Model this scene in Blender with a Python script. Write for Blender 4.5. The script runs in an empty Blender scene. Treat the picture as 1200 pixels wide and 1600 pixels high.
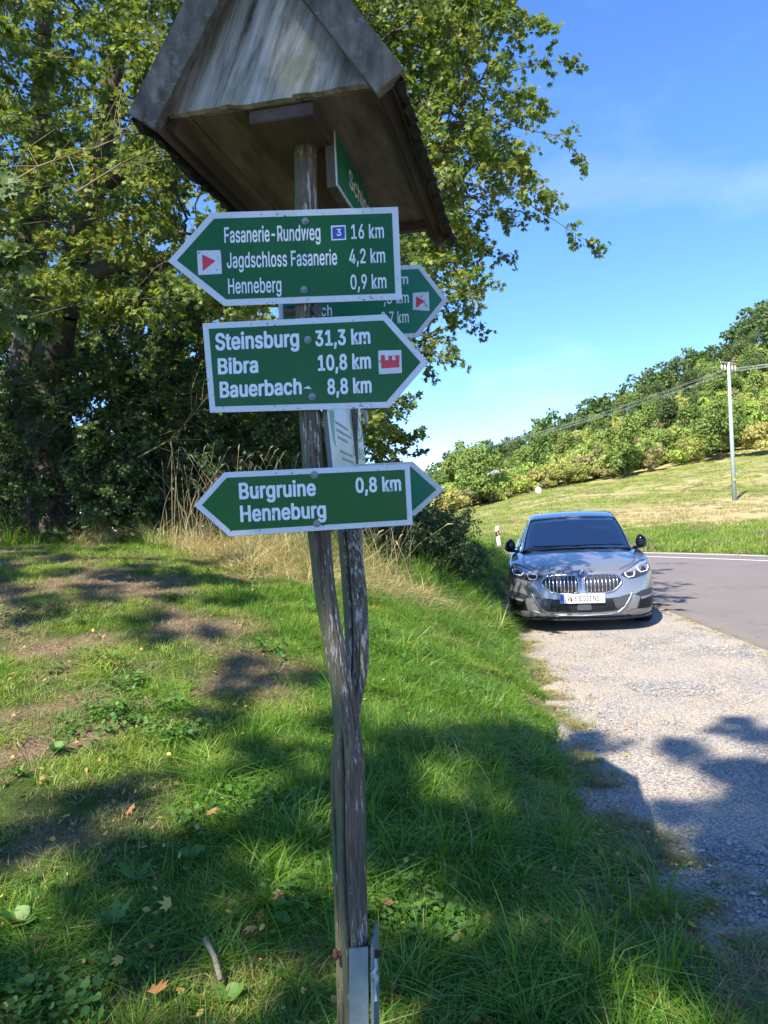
import bpy, bmesh, math, random
import numpy as np
from mathutils import Vector, Matrix, noise
R_ = math.radians
SC = bpy.context.scene
COL = SC.collection
PI = math.pi

# ------------------------------------------------------------------ camera
FPX = 1202.0
CAMZ = 1.65
ROLL, PITCH = R_(2.8), R_(0.43)
_R = Vector((1, 0, 0)); _F = Vector((0, math.cos(PITCH), -math.sin(PITCH))); _U = Vector((0, math.sin(PITCH), math.cos(PITCH)))
CR = math.cos(ROLL) * _R - math.sin(ROLL) * _U
CU = math.sin(ROLL) * _R + math.cos(ROLL) * _U
CF = _F
CP = Vector((0, 0, CAMZ))
cd = bpy.data.cameras.new('camera'); cam = bpy.data.objects.new('camera', cd); COL.objects.link(cam)
cd.sensor_fit = 'VERTICAL'; cd.sensor_height = 24; cd.sensor_width = 18; cd.lens = 24 * FPX / 1600
cd.clip_start = .05; cd.clip_end = 5000
M = Matrix.Identity(4)
for i in range(3):
    M[i][0] = CR[i]; M[i][1] = CU[i]; M[i][2] = -CF[i]; M[i][3] = CP[i]
cam.matrix_world = M
SC.camera = cam

# ------------------------------------------------------------------ world, sun, exposure
SUN_EL = R_(50)
SX, SY = -0.52, -0.854                      # horizontal direction towards the sun: behind the viewer, to the left
SUN = Vector((SX * math.cos(SUN_EL), SY * math.cos(SUN_EL), math.sin(SUN_EL))).normalized()
w = bpy.data.worlds.new('World'); SC.world = w; w.use_nodes = True
nt = w.node_tree; nt.nodes.clear()
out = nt.nodes.new('ShaderNodeOutputWorld'); bg = nt.nodes.new('ShaderNodeBackground')
sky = nt.nodes.new('ShaderNodeTexSky'); sky.sky_type = 'NISHITA'; sky.sun_disc = False
sky.sun_elevation = SUN_EL; sky.sun_rotation = math.atan2(SX, SY); sky.altitude = 1800
sky.air_density = 1.0; sky.dust_density = 0.1; sky.ozone_density = 3.0
SKY_STRENGTH = 0.128
tc = nt.nodes.new('ShaderNodeTexCoord'); mp = nt.nodes.new('ShaderNodeMapping'); mp.inputs['Scale'].default_value = (1, 1, 3.2)
mp.inputs['Location'].default_value = (3.1, 1.7, 0.6)
nz = nt.nodes.new('ShaderNodeTexNoise'); nz.inputs['Scale'].default_value = 2.6; nz.inputs['Detail'].default_value = 7; nz.inputs['Roughness'].default_value = .56
rp = nt.nodes.new('ShaderNodeValToRGB'); rp.color_ramp.elements[0].position = .56; rp.color_ramp.elements[1].position = .78
sp = nt.nodes.new('ShaderNodeSeparateXYZ')
hz = nt.nodes.new('ShaderNodeMapRange'); hz.inputs['From Min'].default_value = .02; hz.inputs['From Max'].default_value = .30
hz.inputs['To Min'].default_value = 0.32; hz.inputs['To Max'].default_value = 0.13
low = nt.nodes.new('ShaderNodeMapRange'); low.inputs['From Min'].default_value = .17; low.inputs['From Max'].default_value = .05
low.inputs['To Min'].default_value = 0; low.inputs['To Max'].default_value = .12
add = nt.nodes.new('ShaderNodeMath'); add.operation = 'ADD'
mul = nt.nodes.new('ShaderNodeMath'); mul.operation = 'MULTIPLY'; mul.use_clamp = True
mx = nt.nodes.new('ShaderNodeMix'); mx.data_type = 'RGBA'
hs = nt.nodes.new('ShaderNodeHueSaturation'); hs.inputs['Saturation'].default_value = 1.2; hs.inputs['Value'].default_value = 1.0; hs.inputs['Hue'].default_value = .508
L = nt.links.new
L(tc.outputs['Generated'], mp.inputs[0]); L(mp.outputs[0], nz.inputs['Vector'])
L(tc.outputs['Generated'], sp.inputs[0]); L(sp.outputs['Z'], hz.inputs['Value']); L(sp.outputs['Z'], low.inputs['Value'])
L(nz.outputs['Fac'], add.inputs[0]); L(low.outputs[0], add.inputs[1]); L(add.outputs[0], rp.inputs[0])
L(rp.outputs['Color'], mul.inputs[0]); L(hz.outputs[0], mul.inputs[1])
hb_ = nt.nodes.new('ShaderNodeValToRGB'); e_ = hb_.color_ramp.elements; e_[0].position = 0.0; e_[0].color = (.60, .70, .88, 1); e_[1].position = .42; e_[1].color = (1, 1, 1, 1)
mh = nt.nodes.new('ShaderNodeMix'); mh.data_type = 'RGBA'; mh.blend_type = 'MULTIPLY'; mh.inputs['Factor'].default_value = 1
L(sp.outputs['Z'], hb_.inputs[0]); L(sky.outputs[0], hs.inputs['Color']); L(hs.outputs[0], mh.inputs['A']); L(hb_.outputs[0], mh.inputs['B']); L(mh.outputs['Result'], mx.inputs['A'])
mx.inputs['B'].default_value = (4.6, 4.9, 5.6, 1)
L(mul.outputs[0], mx.inputs['Factor']); L(mx.outputs['Result'], bg.inputs['Color'])
bg.inputs['Strength'].default_value = SKY_STRENGTH; L(bg.outputs[0], out.inputs[0])
sl = bpy.data.lights.new('sun', 'SUN'); sl.energy = 4.0; sl.angle = R_(.55); sl.color = (1, .925, .80)
so = bpy.data.objects.new('sun', sl); COL.objects.link(so); so.rotation_euler = SUN.to_track_quat('Z', 'Y').to_euler()
so.location = (0, -5, 30)
SC.view_settings.view_transform = 'Standard'; SC.view_settings.look = 'None'
SC.view_settings.gamma = 1; SC.view_settings.use_curve_mapping = False
SC.view_settings.exposure = 1.5
SC.render.engine = 'CYCLES'
SC.cycles.use_denoising = True
SC.cycles.max_bounces = 6; SC.cycles.diffuse_bounces = 3; SC.cycles.glossy_bounces = 3
SC.cycles.transmission_bounces = 4; SC.cycles.transparent_max_bounces = 8
SC.cycles.caustics_reflective = False; SC.cycles.caustics_refractive = False

# ------------------------------------------------------------------ helpers
def ray(x, y):
    return CR * ((x - 600) / FPX) + CU * ((800 - y) / FPX) + CF
def at(x, y, D):
    return CP + ray(x, y) * D
def hit(x, y, O, n):
    r = ray(x, y); t = (O - CP).dot(n) / r.dot(n); return CP + r * t
def interp(v, xs, ys): return float(np.interp(v, xs, ys))

def mat(name, col=(.5, .5, .5), rough=.6, metal=0., **kw):
    m = bpy.data.materials.new(name); m.use_nodes = True
    b = m.node_tree.nodes['Principled BSDF']
    b.inputs['Base Color'].default_value = (*col, 1); b.inputs['Roughness'].default_value = rough; b.inputs['Metallic'].default_value = metal
    for k, v in kw.items(): b.inputs[k.replace('_', ' ')].default_value = v
    return m
class N:
    """small node helper"""
    def __init__(s, m): s.m = m; s.t = m.node_tree; s.b = m.node_tree.nodes.get('Principled BSDF')
    def n(s, typ, **kw):
        x = s.t.nodes.new('ShaderNode' + typ)
        for k, v in kw.items():
            if k in x.inputs: x.inputs[k].default_value = v
            elif k.replace('_', ' ') in x.inputs: x.inputs[k.replace('_', ' ')].default_value = v
            else: setattr(x, k, v)
        return x
    def l(s, a, b): s.t.links.new(a, b)
    def noise(s, scale, detail=4, rough=.55, vec=None, stretch=None, coord='Object', dist=0):
        if vec is None: vec = s.n('TexCoord').outputs[coord]
        if stretch:
            mp = s.n('Mapping'); mp.inputs['Scale'].default_value = stretch; s.l(vec, mp.inputs[0]); vec = mp.outputs[0]
        x = s.n('TexNoise', Scale=scale, Detail=detail, Roughness=rough, Distortion=dist); s.l(vec, x.inputs['Vector']); return x.outputs['Fac']
    def ramp(s, fac, stops):
        r = s.n('ValToRGB'); e = r.color_ramp.elements
        while len(e) < len(stops): e.new(.5)
        for i, (p, c) in enumerate(stops):
            e[i].position = p; e[i].color = (*c, 1) if len(c) == 3 else c
        s.l(fac, r.inputs[0]); return r.outputs['Color']
    def mix(s, fac, a, b, mode='MIX'):
        x = s.n('Mix'); x.data_type = 'RGBA'; x.blend_type = mode
        for v, k in ((fac, 'Factor'), (a, 'A'), (b, 'B')):
            if isinstance(v, (int, float)): x.inputs[k].default_value = v
            elif isinstance(v, tuple): x.inputs[k].default_value = (*v, 1)
            else: s.l(v, x.inputs[k])
        return x.outputs['Result']
    def math(s, op, a, b=0., clamp=False):
        x = s.n('Math'); x.operation = op; x.use_clamp = clamp
        for v, i in ((a, 0), (b, 1)):
            if isinstance(v, (int, float)): x.inputs[i].default_value = v
            else: s.l(v, x.inputs[i])
        return x.outputs[0]
    def bump(s, h, strength=.4, dist=.01):
        x = s.n('Bump', Strength=strength, Distance=dist); s.l(h, x.inputs['Height']); s.l(x.outputs[0], s.b.inputs['Normal'])
    def col(s, c): s.l(c, s.b.inputs['Base Color'])
    def attr(s, name): return s.n('Attribute', attribute_name=name)
BW = lambda v: (v, v, v)

def link(name, me, m=None, parent=None, **props):
    o = bpy.data.objects.new(name, me); COL.objects.link(o)
    if m is not None and me is not None:
        for x in (m if isinstance(m, (list, tuple)) else [m]): me.materials.append(x)
    if parent is not None: o.parent = parent
    for k, v in props.items(): o[k] = v
    return o
def thing(name, label, cat, loc=(0, 0, 0), rz=0, group=None):
    o = bpy.data.objects.new(name, None); COL.objects.link(o); o.location = loc; o.rotation_euler = (0, 0, rz)
    o.empty_display_size = .1
    o['label'] = label; o['category'] = cat
    if group: o['group'] = group
    return o
def tag(o, label, cat, group=None):
    o['label'] = label; o['category'] = cat
    if group: o['group'] = group
    return o
def bm_obj(name, bm, m, parent=None, smooth=False, **props):
    me = bpy.data.meshes.new(name); bm.normal_update(); bm.to_mesh(me); bm.free()
    if smooth:
        me.polygons.foreach_set('use_smooth', [True] * len(me.polygons))
    return link(name, me, m, parent, **props)
def np_mesh(name, V, F, attrs=None, smooth=False):
    """V (n,3), F (m,k) int arrays with the same k"""
    V = np.asarray(V, dtype=np.float32); F = np.asarray(F, dtype=np.int32)
    me = bpy.data.meshes.new(name); k = F.shape[1]
    me.vertices.add(len(V)); me.vertices.foreach_set('co', V.ravel())
    me.loops.add(F.size); me.loops.foreach_set('vertex_index', F.ravel())
    me.polygons.add(len(F)); me.polygons.foreach_set('loop_start', np.arange(0, F.size, k, dtype=np.int32))
    if smooth: me.polygons.foreach_set('use_smooth', np.ones(len(F), dtype=bool))
    for n_, a in (attrs or {}).items():
        a = np.asarray(a, dtype=np.float32)
        if a.ndim == 1:
            at_ = me.attributes.new(n_, 'FLOAT', 'POINT'); at_.data.foreach_set('value', a)
        else:
            at_ = me.attributes.new(n_, 'FLOAT_COLOR', 'POINT'); at_.data.foreach_set('color', a.ravel())
    me.update(); me.validate(); return me
def box(bm, c, s, Mx=None):
    r = bmesh.ops.create_cube(bm, size=1)
    T = Matrix.Translation(c) @ Matrix.Diagonal((*s, 1))
    if Mx is not None: T = Mx @ T
    bmesh.ops.transform(bm, matrix=T, verts=r['verts']); return r['verts']
def cyl(bm, p0, p1, r0, r1=None, seg=12, caps=True):
    p0 = Vector(p0); p1 = Vector(p1); r1 = r0 if r1 is None else r1
    d = p1 - p0
    r = bmesh.ops.create_cone(bm, cap_ends=caps, segments=seg, radius1=r0, radius2=r1, depth=d.length)
    bmesh.ops.transform(bm, matrix=Matrix.Translation((p0 + p1) / 2) @ d.to_track_quat('Z', 'Y').to_matrix().to_4x4(), verts=r['verts'])
    return r['verts']
def tube(pts, radii, seg=8, name='tube', cap=True, closed=False):
    """smooth tube mesh data along a polyline"""
    pts = [Vector(p) for p in pts]; n = len(pts)
    if isinstance(radii, (int, float)): radii = [radii] * n
    V = []; F = []; up = None
    for i, p in enumerate(pts):
        if closed: t = pts[(i + 1) % n] - pts[i - 1]
        else: t = pts[min(i + 1, n - 1)] - pts[max(i - 1, 0)]
        t.normalize()
        if up is None: up = Vector((0, 0, 1)) if abs(t.z) < .9 else Vector((1, 0, 0))
        a = t.cross(up).normalized(); up = a.cross(t).normalized()
        for k in range(seg):
            th = 2 * PI * k / seg; V.append(p + radii[i] * (math.cos(th) * a + math.sin(th) * up))
    for i in range(n if closed else n - 1):
        j = (i + 1) % n
        for k in range(seg):
            F.append((i * seg + k, i * seg + (k + 1) % seg, j * seg + (k + 1) % seg, j * seg + k))
    if cap and not closed:
        F.append(tuple(range(seg))[::-1]); F.append(tuple((n - 1) * seg + k for k in range(seg)))
    me = bpy.data.meshes.new(name); me.from_pydata([tuple(v) for v in V], [], F)
    me.polygons.foreach_set('use_smooth', [True] * len(me.polygons)); me.update(); return me
def prism(name, pts, y0, y1, m, parent, Mx=None, bevel=0., **props):
    """polygon in local (x,z) extruded from y0 to y1"""
    bm = bmesh.new()
    a = [bm.verts.new((p[0], y0, p[1])) for p in pts]
    f = bm.faces.new(a); r = bmesh.ops.extrude_face_region(bm, geom=[f])
    vs = [v for v in r['geom'] if isinstance(v, bmesh.types.BMVert)]
    bmesh.ops.translate(bm, vec=(0, y1 - y0, 0), verts=vs)
    bmesh.ops.recalc_face_normals(bm, faces=bm.faces)
    if bevel: bmesh.ops.bevel(bm, geom=list(bm.edges), offset=bevel, segments=2, profile=.6, affect='EDGES')
    if Mx is not None: bmesh.ops.transform(bm, matrix=Mx, verts=bm.verts)
    return bm_obj(name, bm, m, parent, **props)

# ------------------------------------------------------------------ terrain
def sstep(a, b, v):
    t = np.clip((v - a) / (b - a), 0, 1); return t * t * (3 - 2 * t)
def edge_x(Y):      # border of grass and gravel
    Y = np.asarray(Y, dtype=float)
    return .040 * np.sin(7.3 * Y) * np.exp(-np.abs(Y) / 9) + .028 * np.sin(17.1 * Y + 1) + np.interp(Y, [-5, 2, 2.6, 3.4, 4.2, 4.8, 6, 7.5, 9.2, 10.5, 12, 14, 17, 20], [1.3, 1.20, 1.15, 1.12, 1.0, 1.06, 1.2, 1.36, 1.50, 1.55, 1.75, 2.2, 3.1, 3.3])
INNER = [(3.8, -12), (3.8, 8), (3.85, 10.2), (3.95, 13), (3.9, 16), (3.4, 18.6), (2.2, 21), (-.5, 24.2), (-5, 28.5), (-14, 35), (-32, 47)]
OUTER = [(11.6, -12), (11.3, 8), (10.9, 13), (9.6, 17.3), (8.2, 19.6), (6.6, 21.8), (4.6, 24.2), (2.6, 26.4), (-1, 30), (-9, 37), (-27, 50)]
XS_ = [-4000, 300, 620, 700, 850, 1000, 1200, 1450, 4000]
E_BASE = [-22, -22, -21, -19, 15, 32, 66, 100, 120]
E_SKY = [20, 22, 34, 51, 112, 167, 273, 350, 380]
def vn(x, y, s, seed=0):    # cheap vectorised value noise from sines
    return (np.sin(x * s + 1.3 * seed) * np.cos(y * s * 1.13 - .7 * seed) + .5 * np.sin(x * s * 2.1 + y * s * 1.7 + seed) + .5 * np.cos(y * s * 2.7 - x * s * 1.3 + 2 * seed)) / 2
def ground_z(X, Y):
    X = np.asarray(X, dtype=float); Y = np.asarray(Y, dtype=float)
    u = np.clip(edge_x(Y) + .02 - X, 0, None)
    hb = 1.42 * (1 - np.exp(-u / 1.75)) * (.10 + .90 * sstep(1.0, 9.0, Y))
    hb = hb * (1 - sstep(14, 22, Y) * .75)
    # bank sheet under the road where the verge ends
    wr = sstep(17, 21, Y) * (1 - sstep(30, 34, Y))
    hb = hb * (1 - wr * sstep(-14, -8, X))
    near = hb + np.where(u > .05, .018 * vn(X, Y, 3.1) + .010 * vn(X, Y, 7.7, 2), 0)
    near = np.where(X > edge_x(Y) - .05, np.minimum(near, 0) - .012, near)
    Yc = np.maximum(Y, 1.); px = 600 + FPX * X / Yc
    eb = np.interp(px, XS_, E_BASE); es = np.interp(px, XS_, E_SKY)
    zb = 1.65 + eb * 105 / FPX; zs = 1.65 + es * 215 / FPX - 7.5
    t = np.clip((Y - 27) / (105 - 27), 0, 1); t2 = np.clip((Y - 105) / 110, 0, 1)
    zf = zb * t ** 2.0 * 1.0 + (zs - zb) * (t2 ** 1.15)
    zf = zf - np.clip((Y - 215), 0, None) * .05
    zf = zf + (.10 * vn(X, Y, .21) + .05 * vn(X, Y, .6, 3)) * sstep(26, 45, Y)
    ko = sstep(24, 29, Y)
    # meadow is only for the far side; the outer verge drops slightly from the road
    return near * (1 - ko) + zf * ko
def gz(x, y): return float(ground_z(x, y))

def axis(lo, hi, f0, f1, fine, grow):
    a = list(np.arange(f0, f1, fine)); s = fine; v = a[-1]
    while v < hi: s *= grow; v += s; a.append(min(v, hi))
    s = fine; v = f0; b = []
    while v > lo: s *= grow; v -= s; b.append(max(v, lo))
    return np.array(b[::-1] + a)
gx = np.r_[axis(-700, 900, -7, 4.5, .13, 1.08), np.arange(.95, 1.75, .03)]; gx = np.unique(np.round(gx, 4)); gx = gx[np.r_[True, np.diff(gx) > .008]]; gy = axis(-60, 1400, 0.5, 17, .12, 1.05)
GX, GY = np.meshgrid(gx, gy)
GZ = ground_z(GX, GY)
# push the terrain well below the asphalt so that the road sheet is the only surface there
def inside_road(X, Y):
    oi = np.array(INNER); oo = np.array(OUTER)
    poly = np.vstack([oi, oo[::-1]]); ins = np.zeros(X.shape, bool); n = len(poly); j = n - 1
    for i in range(n):
        xi, yi = poly[i]; xj, yj = poly[j]
        c = ((yi > Y) != (yj > Y)) & (X < (xj - xi) * (Y - yi) / (yj - yi + 1e-12) + xi)
        ins ^= c; j = i
    return ins
ROADM = inside_road(GX, GY)
GZ = np.where(ROADM, np.minimum(GZ, -.03), GZ)
nx, ny = len(gx), len(gy)
idx = np.arange(nx * ny).reshape(ny, nx)
FQ = np.stack([idx[:-1, :-1], idx[:-1, 1:], idx[1:, 1:], idx[1:, :-1]], -1).reshape(-1, 4)
PXM = 600 + FPX * GX / np.maximum(GY, 1)
# zone masks: r = lush green, g = tan dry band, b = meadow
lush = sstep(-.25, .3, vn(GX, GY, 1.7, 5) + .6 * vn(GX, GY, 4.3, 1) + .5 * sstep(-2.2, -.4, GX))
far = sstep(24, 27, GY)
verge = (1 - sstep(30, 36, GY + 2.0 * vn(GX, GY, .5))) * far
tan = sstep(33, 37, GY) * (1 - sstep(52, 62, GY)) * sstep(780, 1000, PXM) * .95 + .55 * sstep(.15, .6, np.sin(GY * .17 + GX * .05 + 1.2 * vn(GX, GY, .05)))* far * sstep(60, 66, GY)
tan = np.clip(tan + .25 * vn(GX, GY, .35, 4) * far, 0, 1) * (1 - verge)
colr = np.stack([np.where(far > .5, verge, lush), tan, far, np.ones_like(far)], -1).reshape(-1, 4)
me = np_mesh('ground', np.stack([GX, GY, GZ], -1).reshape(-1, 3), FQ, {'zone': colr}, smooth=True)

gm = mat('ground', rough=.95); n = N(gm); n.b.inputs['Specular IOR Level'].default_value = .1
za = n.attr('zone'); sep = n.n('SeparateColor'); n.l(za.outputs['Color'], sep.inputs[0])
n1 = n.noise(9, 6, .65); n2 = n.noise(45, 5, .7); n3 = n.noise(.35, 8, .7); n4 = n.noise(2.2, 6, .75, stretch=(1, .5, 1))
soil = n.ramp(n2, [(.3, (.12, .082, .048)), (.55, (.27, .195, .115)), (.75, (.45, .35, .21))])
green = n.ramp(n1, [(.3, (.035, .07, .012)), (.7, (.09, .14, .03))])
bank = n.mix(sep.outputs[0], soil, green)
mead = n.ramp(n3, [(.3, (.19, .22, .06)), (.5, (.28, .285, .09)), (.72, (.38, .34, .14))])
mead = n.mix(n.ramp(n4, [(.35, BW(0)), (.7, BW(.55))]), mead, (.12, .16, .035))
tanc = n.ramp(n4, [(.3, (.36, .30, .14)), (.7, (.55, .44, .25))])
mead = n.mix(sep.outputs[1], mead, tanc)
vc = n.ramp(n4, [(.3, (.06, .12, .015)), (.7, (.16, .20, .04))])
farc = n.mix(sep.outputs[0], mead, vc)
n.col(n.mix(sep.outputs[2], bank, farc))
bh = n.math('ADD', n2, n.math('MULTIPLY', n4, 1.2)); n.bump(bh, .9, .05)
ground = link('ground', me, gm, kind='structure')

def strip(name, A, B, z, m, step=.25, **pr):
    """surface between two polylines with a skirt"""
    def res(Pl, n_):
        P_ = np.array(Pl, float); 
        # smooth (Catmull-Rom like) resample
        d = np.r_[0, np.cumsum(np.linalg.norm(np.diff(P_, axis=0), axis=1))]
        t = np.linspace(0, d[-1], n_); return np.stack([np.interp(t, d, P_[:, 0]), np.interp(t, d, P_[:, 1])], 1)
    n_ = 160; a = res(A, n_); b = res(B, n_)
    for _ in range(4):
        a[1:-1] = (a[:-2] + 2 * a[1:-1] + a[2:]) / 4; b[1:-1] = (b[:-2] + 2 * b[1:-1] + b[2:]) / 4
    k = 24; V = []
    for i in range(n_):
        for j in range(k + 1):
            p = a[i] + (b[i] - a[i]) * j / k; V.append((p[0], p[1], z))
        V.append((b[i][0], b[i][1], z - .06)); V.append((a[i][0], a[i][1], z - .06))
    F = []; s = k + 3
    for i in range(n_ - 1):
        for j in range(k + 1): F.append((i * s + j, i * s + j + 1, (i + 1) * s + j + 1, (i + 1) * s + j))
        F.append((i * s + k + 2, i * s, (i + 1) * s, (i + 1) * s + k + 2))
    me = np_mesh(name, V, F); return link(name, me, m, **pr), a, b

am = mat('asphalt', rough=.85); n = N(am)
a1 = n.noise(120, 4, .7); a2 = n.noise(1.1, 5, .6); vo = n.n('TexVoronoi', Scale=170.); n.l(n.n('TexCoord').outputs['Object'], vo.inputs['Vector'])
ac = n.ramp(a1, [(.3, (.118, .101, .092)), (.55, (.170, .147, .134)), (.75, (.265, .233, .212))])
n.col(n.mix(n.ramp(a2, [(.35, BW(0)), (.7, BW(.5))]), ac, (.205, .178, .160)))
ve = n.n('TexVoronoi', Scale=.42); ve.feature = 'DISTANCE_TO_EDGE'; wv = n.n('TexNoise', Scale=2.2, Detail=5.); n.l(n.n('TexCoord').outputs['Object'], wv.inputs['Vector']); vm = n.n('VectorMath'); vm.operation = 'MULTIPLY_ADD'; n.l(wv.outputs['Color'], vm.inputs[0]); vm.inputs[1].default_value = (.8, .8, .8); n.l(n.n('TexCoord').outputs['Object'], vm.inputs[2]); n.l(vm.outputs[0], ve.inputs['Vector'])
cr_ = n.ramp(ve.outputs['Distance'], [(.003, BW(.4)), (.008, BW(0))]); old = n.b.inputs['Base Color'].links[0].from_socket; n.col(n.mix(cr_, old, (.045, .042, .04)))
n.bump(n.math('ADD', vo.outputs['Distance'], a1), .35, .004)
road, ra, rb = strip('road', INNER, OUTER, .012, am, kind='structure')
pm = mat('road_paint', (.75, .74, .70), .6); n = N(pm); n.col(n.ramp(n.noise(14, 5, .7), [(.3, (.42, .41, .39)), (.5, (.72, .71, .68))]))
def offs(Pl, d):
    P_ = np.array(Pl, float); t = np.gradient(P_, axis=0); t /= np.linalg.norm(t, axis=1)[:, None]
    return P_ + np.stack([t[:, 1], -t[:, 0]], 1) * d
def line_obj(name, base, d0, d1, z, **pr):
    a = offs(base, d0); b = offs(base, d1); k = len(a)
    V = [(p[0], p[1], z) for p in a] + [(p[0], p[1], z) for p in b]
    F = [(i, i + 1, k + i + 1, k + i) for i in range(k - 1)]
    return link(name, np_mesh(name, V, F), pm, **pr)
edge1 = line_obj('road_marking', rb, -1.05, -.93, .017, kind='structure')
# pale gravel shoulder beyond the road
sh = mat('shoulder', (.42, .38, .31), .95)
N(sh).col(N(sh).ramp(N(sh).noise(30, 5, .7), [(.3, (.27, .24, .19)), (.7, (.5, .46, .38))]))
oo = offs(rb, .45)
k = len(rb); V = [(p[0], p[1], .008) for p in offs(rb, -.05)] + [(p[0], p[1], .006) for p in oo]
link('road_shoulder', np_mesh('road_shoulder', V, [(i, i + 1, k + i + 1, k + i) for i in range(k - 1)]), sh, kind='structure')

# gravel lay-by
gv = mat('gravel', rough=.9); n = N(gv); n.b.inputs['Specular IOR Level'].default_value = .25
tcx = n.n('TexCoord').outputs['Object']
v1 = n.n('TexVoronoi', Scale=62.); n.l(tcx, v1.inputs['Vector']); v2 = n.n('TexVoronoi', Scale=130.); n.l(tcx, v2.inputs['Vector'])
sepc = n.n('SeparateColor'); n.l(v1.outputs['Color'], sepc.inputs[0])
st = n.ramp(sepc.outputs[0], [(.0, (.18, .18, .18)), (.35, (.32, .31, .295)), (.7, (.43, .40, .36)), (.96, (.60, .57, .52))])
sepd = n.n('SeparateColor'); n.l(v2.outputs['Color'], sepd.inputs[0])
st2 = n.ramp(sepd.outputs[1], [(.0, (.20, .19, .18)), (.5, (.38, .355, .32)), (1, (.58, .53, .47))])
c = n.mix(.5, st, st2)
dust = n.ramp(n.noise(1.3, 6, .7), [(.38, BW(0)), (.62, BW(1))])
c = n.mix(n.math('MULTIPLY', dust, .8), c, (.55, .445, .325))
c = n.mix(n.ramp(n.noise(.7, 5, .6, stretch=(2.2, .35, 1)), [(.4, BW(0)), (.7, BW(.45))]), c, (.58, .49, .39))
c = n.mix(n.ramp(v1.outputs['Distance'], [(.35, BW(0)), (.62, BW(.55))]), c, (.10, .09, .08))
n.col(c); n.bump(n.math('ADD', n.math('MULTIPLY', v1.outputs['Distance'], -1.), n.math('MULTIPLY', v2.outputs['Distance'], -.5)), .8, .012)
gyv = np.arange(-4, 17.01, .09); gu = np.linspace(0, 1, 40); V = []
for y in gyv:
    x0 = edge_x(y) - .12 ; x1 = 4.0
    for u in gu:
        x = x0 + (x1 - x0) * u
        z = .002 + .010 * float(vn(x, y, 2.6, 8)) * min(1, u * 4, (1 - u) * 6)
        z += .03 * math.exp(-((x - 3.72) / .12) ** 2) * 0
        V.append((x, y, z if x < 3.7 else min(z, .006)))
k = len(gu); F = [(i * k + j, i * k + j + 1, (i + 1) * k + j + 1, (i + 1) * k + j) for i in range(len(gyv) - 1) for j in range(k - 1)]
gravel_path = link('gravel_path', np_mesh('gravel_path', V, F, smooth=True), gv, kind='structure')

# ------------------------------------------------------------------ scatter (geometry nodes on a point mesh, for what nobody could count)
def scatter(name, P, rot, scl, pick, protos, **pr):
    col = bpy.data.collections.new(name + '_kinds')
    for i, o in enumerate(protos):
        o.name = 'kind_%02d' % i + name
        for c_ in list(o.users_collection): c_.objects.unlink(o)
        col.objects.link(o)
    me = bpy.data.meshes.new(name); me.vertices.add(len(P)); me.vertices.foreach_set('co', np.asarray(P, dtype=np.float32).ravel())
    a = me.attributes.new('rot', 'FLOAT_VECTOR', 'POINT'); a.data.foreach_set('vector', np.asarray(rot, dtype=np.float32).ravel())
    a = me.attributes.new('scl', 'FLOAT_VECTOR', 'POINT'); a.data.foreach_set('vector', np.asarray(scl, dtype=np.float32).ravel())
    a = me.attributes.new('pick', 'INT', 'POINT'); a.data.foreach_set('value', np.asarray(pick, dtype=np.int32))
    o = link(name, me, None, kind='stuff', **pr)
    g = bpy.data.node_groups.new(name, 'GeometryNodeTree')
    g.interface.new_socket('Geometry', in_out='INPUT', socket_type='NodeSocketGeometry'); g.interface.new_socket('Geometry', in_out='OUTPUT', socket_type='NodeSocketGeometry')
    gi = g.nodes.new('NodeGroupInput'); go = g.nodes.new('NodeGroupOutput')
    iop = g.nodes.new('GeometryNodeInstanceOnPoints'); ci = g.nodes.new('GeometryNodeCollectionInfo')
    ci.inputs['Collection'].default_value = col; ci.inputs['Separate Children'].default_value = True; ci.inputs['Reset Children'].default_value = True
    iop.inputs['Pick Instance'].default_value = True
    def na(nm, t):
        x = g.nodes.new('GeometryNodeInputNamedAttribute'); x.data_type = t; x.inputs['Name'].default_value = nm; return x.outputs['Attribute']
    g.links.new(gi.outputs[0], iop.inputs['Points']); g.links.new(ci.outputs[0], iop.inputs['Instance'])
    g.links.new(na('rot', 'FLOAT_VECTOR'), iop.inputs['Rotation']); g.links.new(na('scl', 'FLOAT_VECTOR'), iop.inputs['Scale'])
    g.links.new(na('pick', 'INT'), iop.inputs['Instance Index']); g.links.new(iop.outputs[0], go.inputs[0])
    md = o.modifiers.new('scatter', 'NODES'); md.node_group = g
    return o

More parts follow.
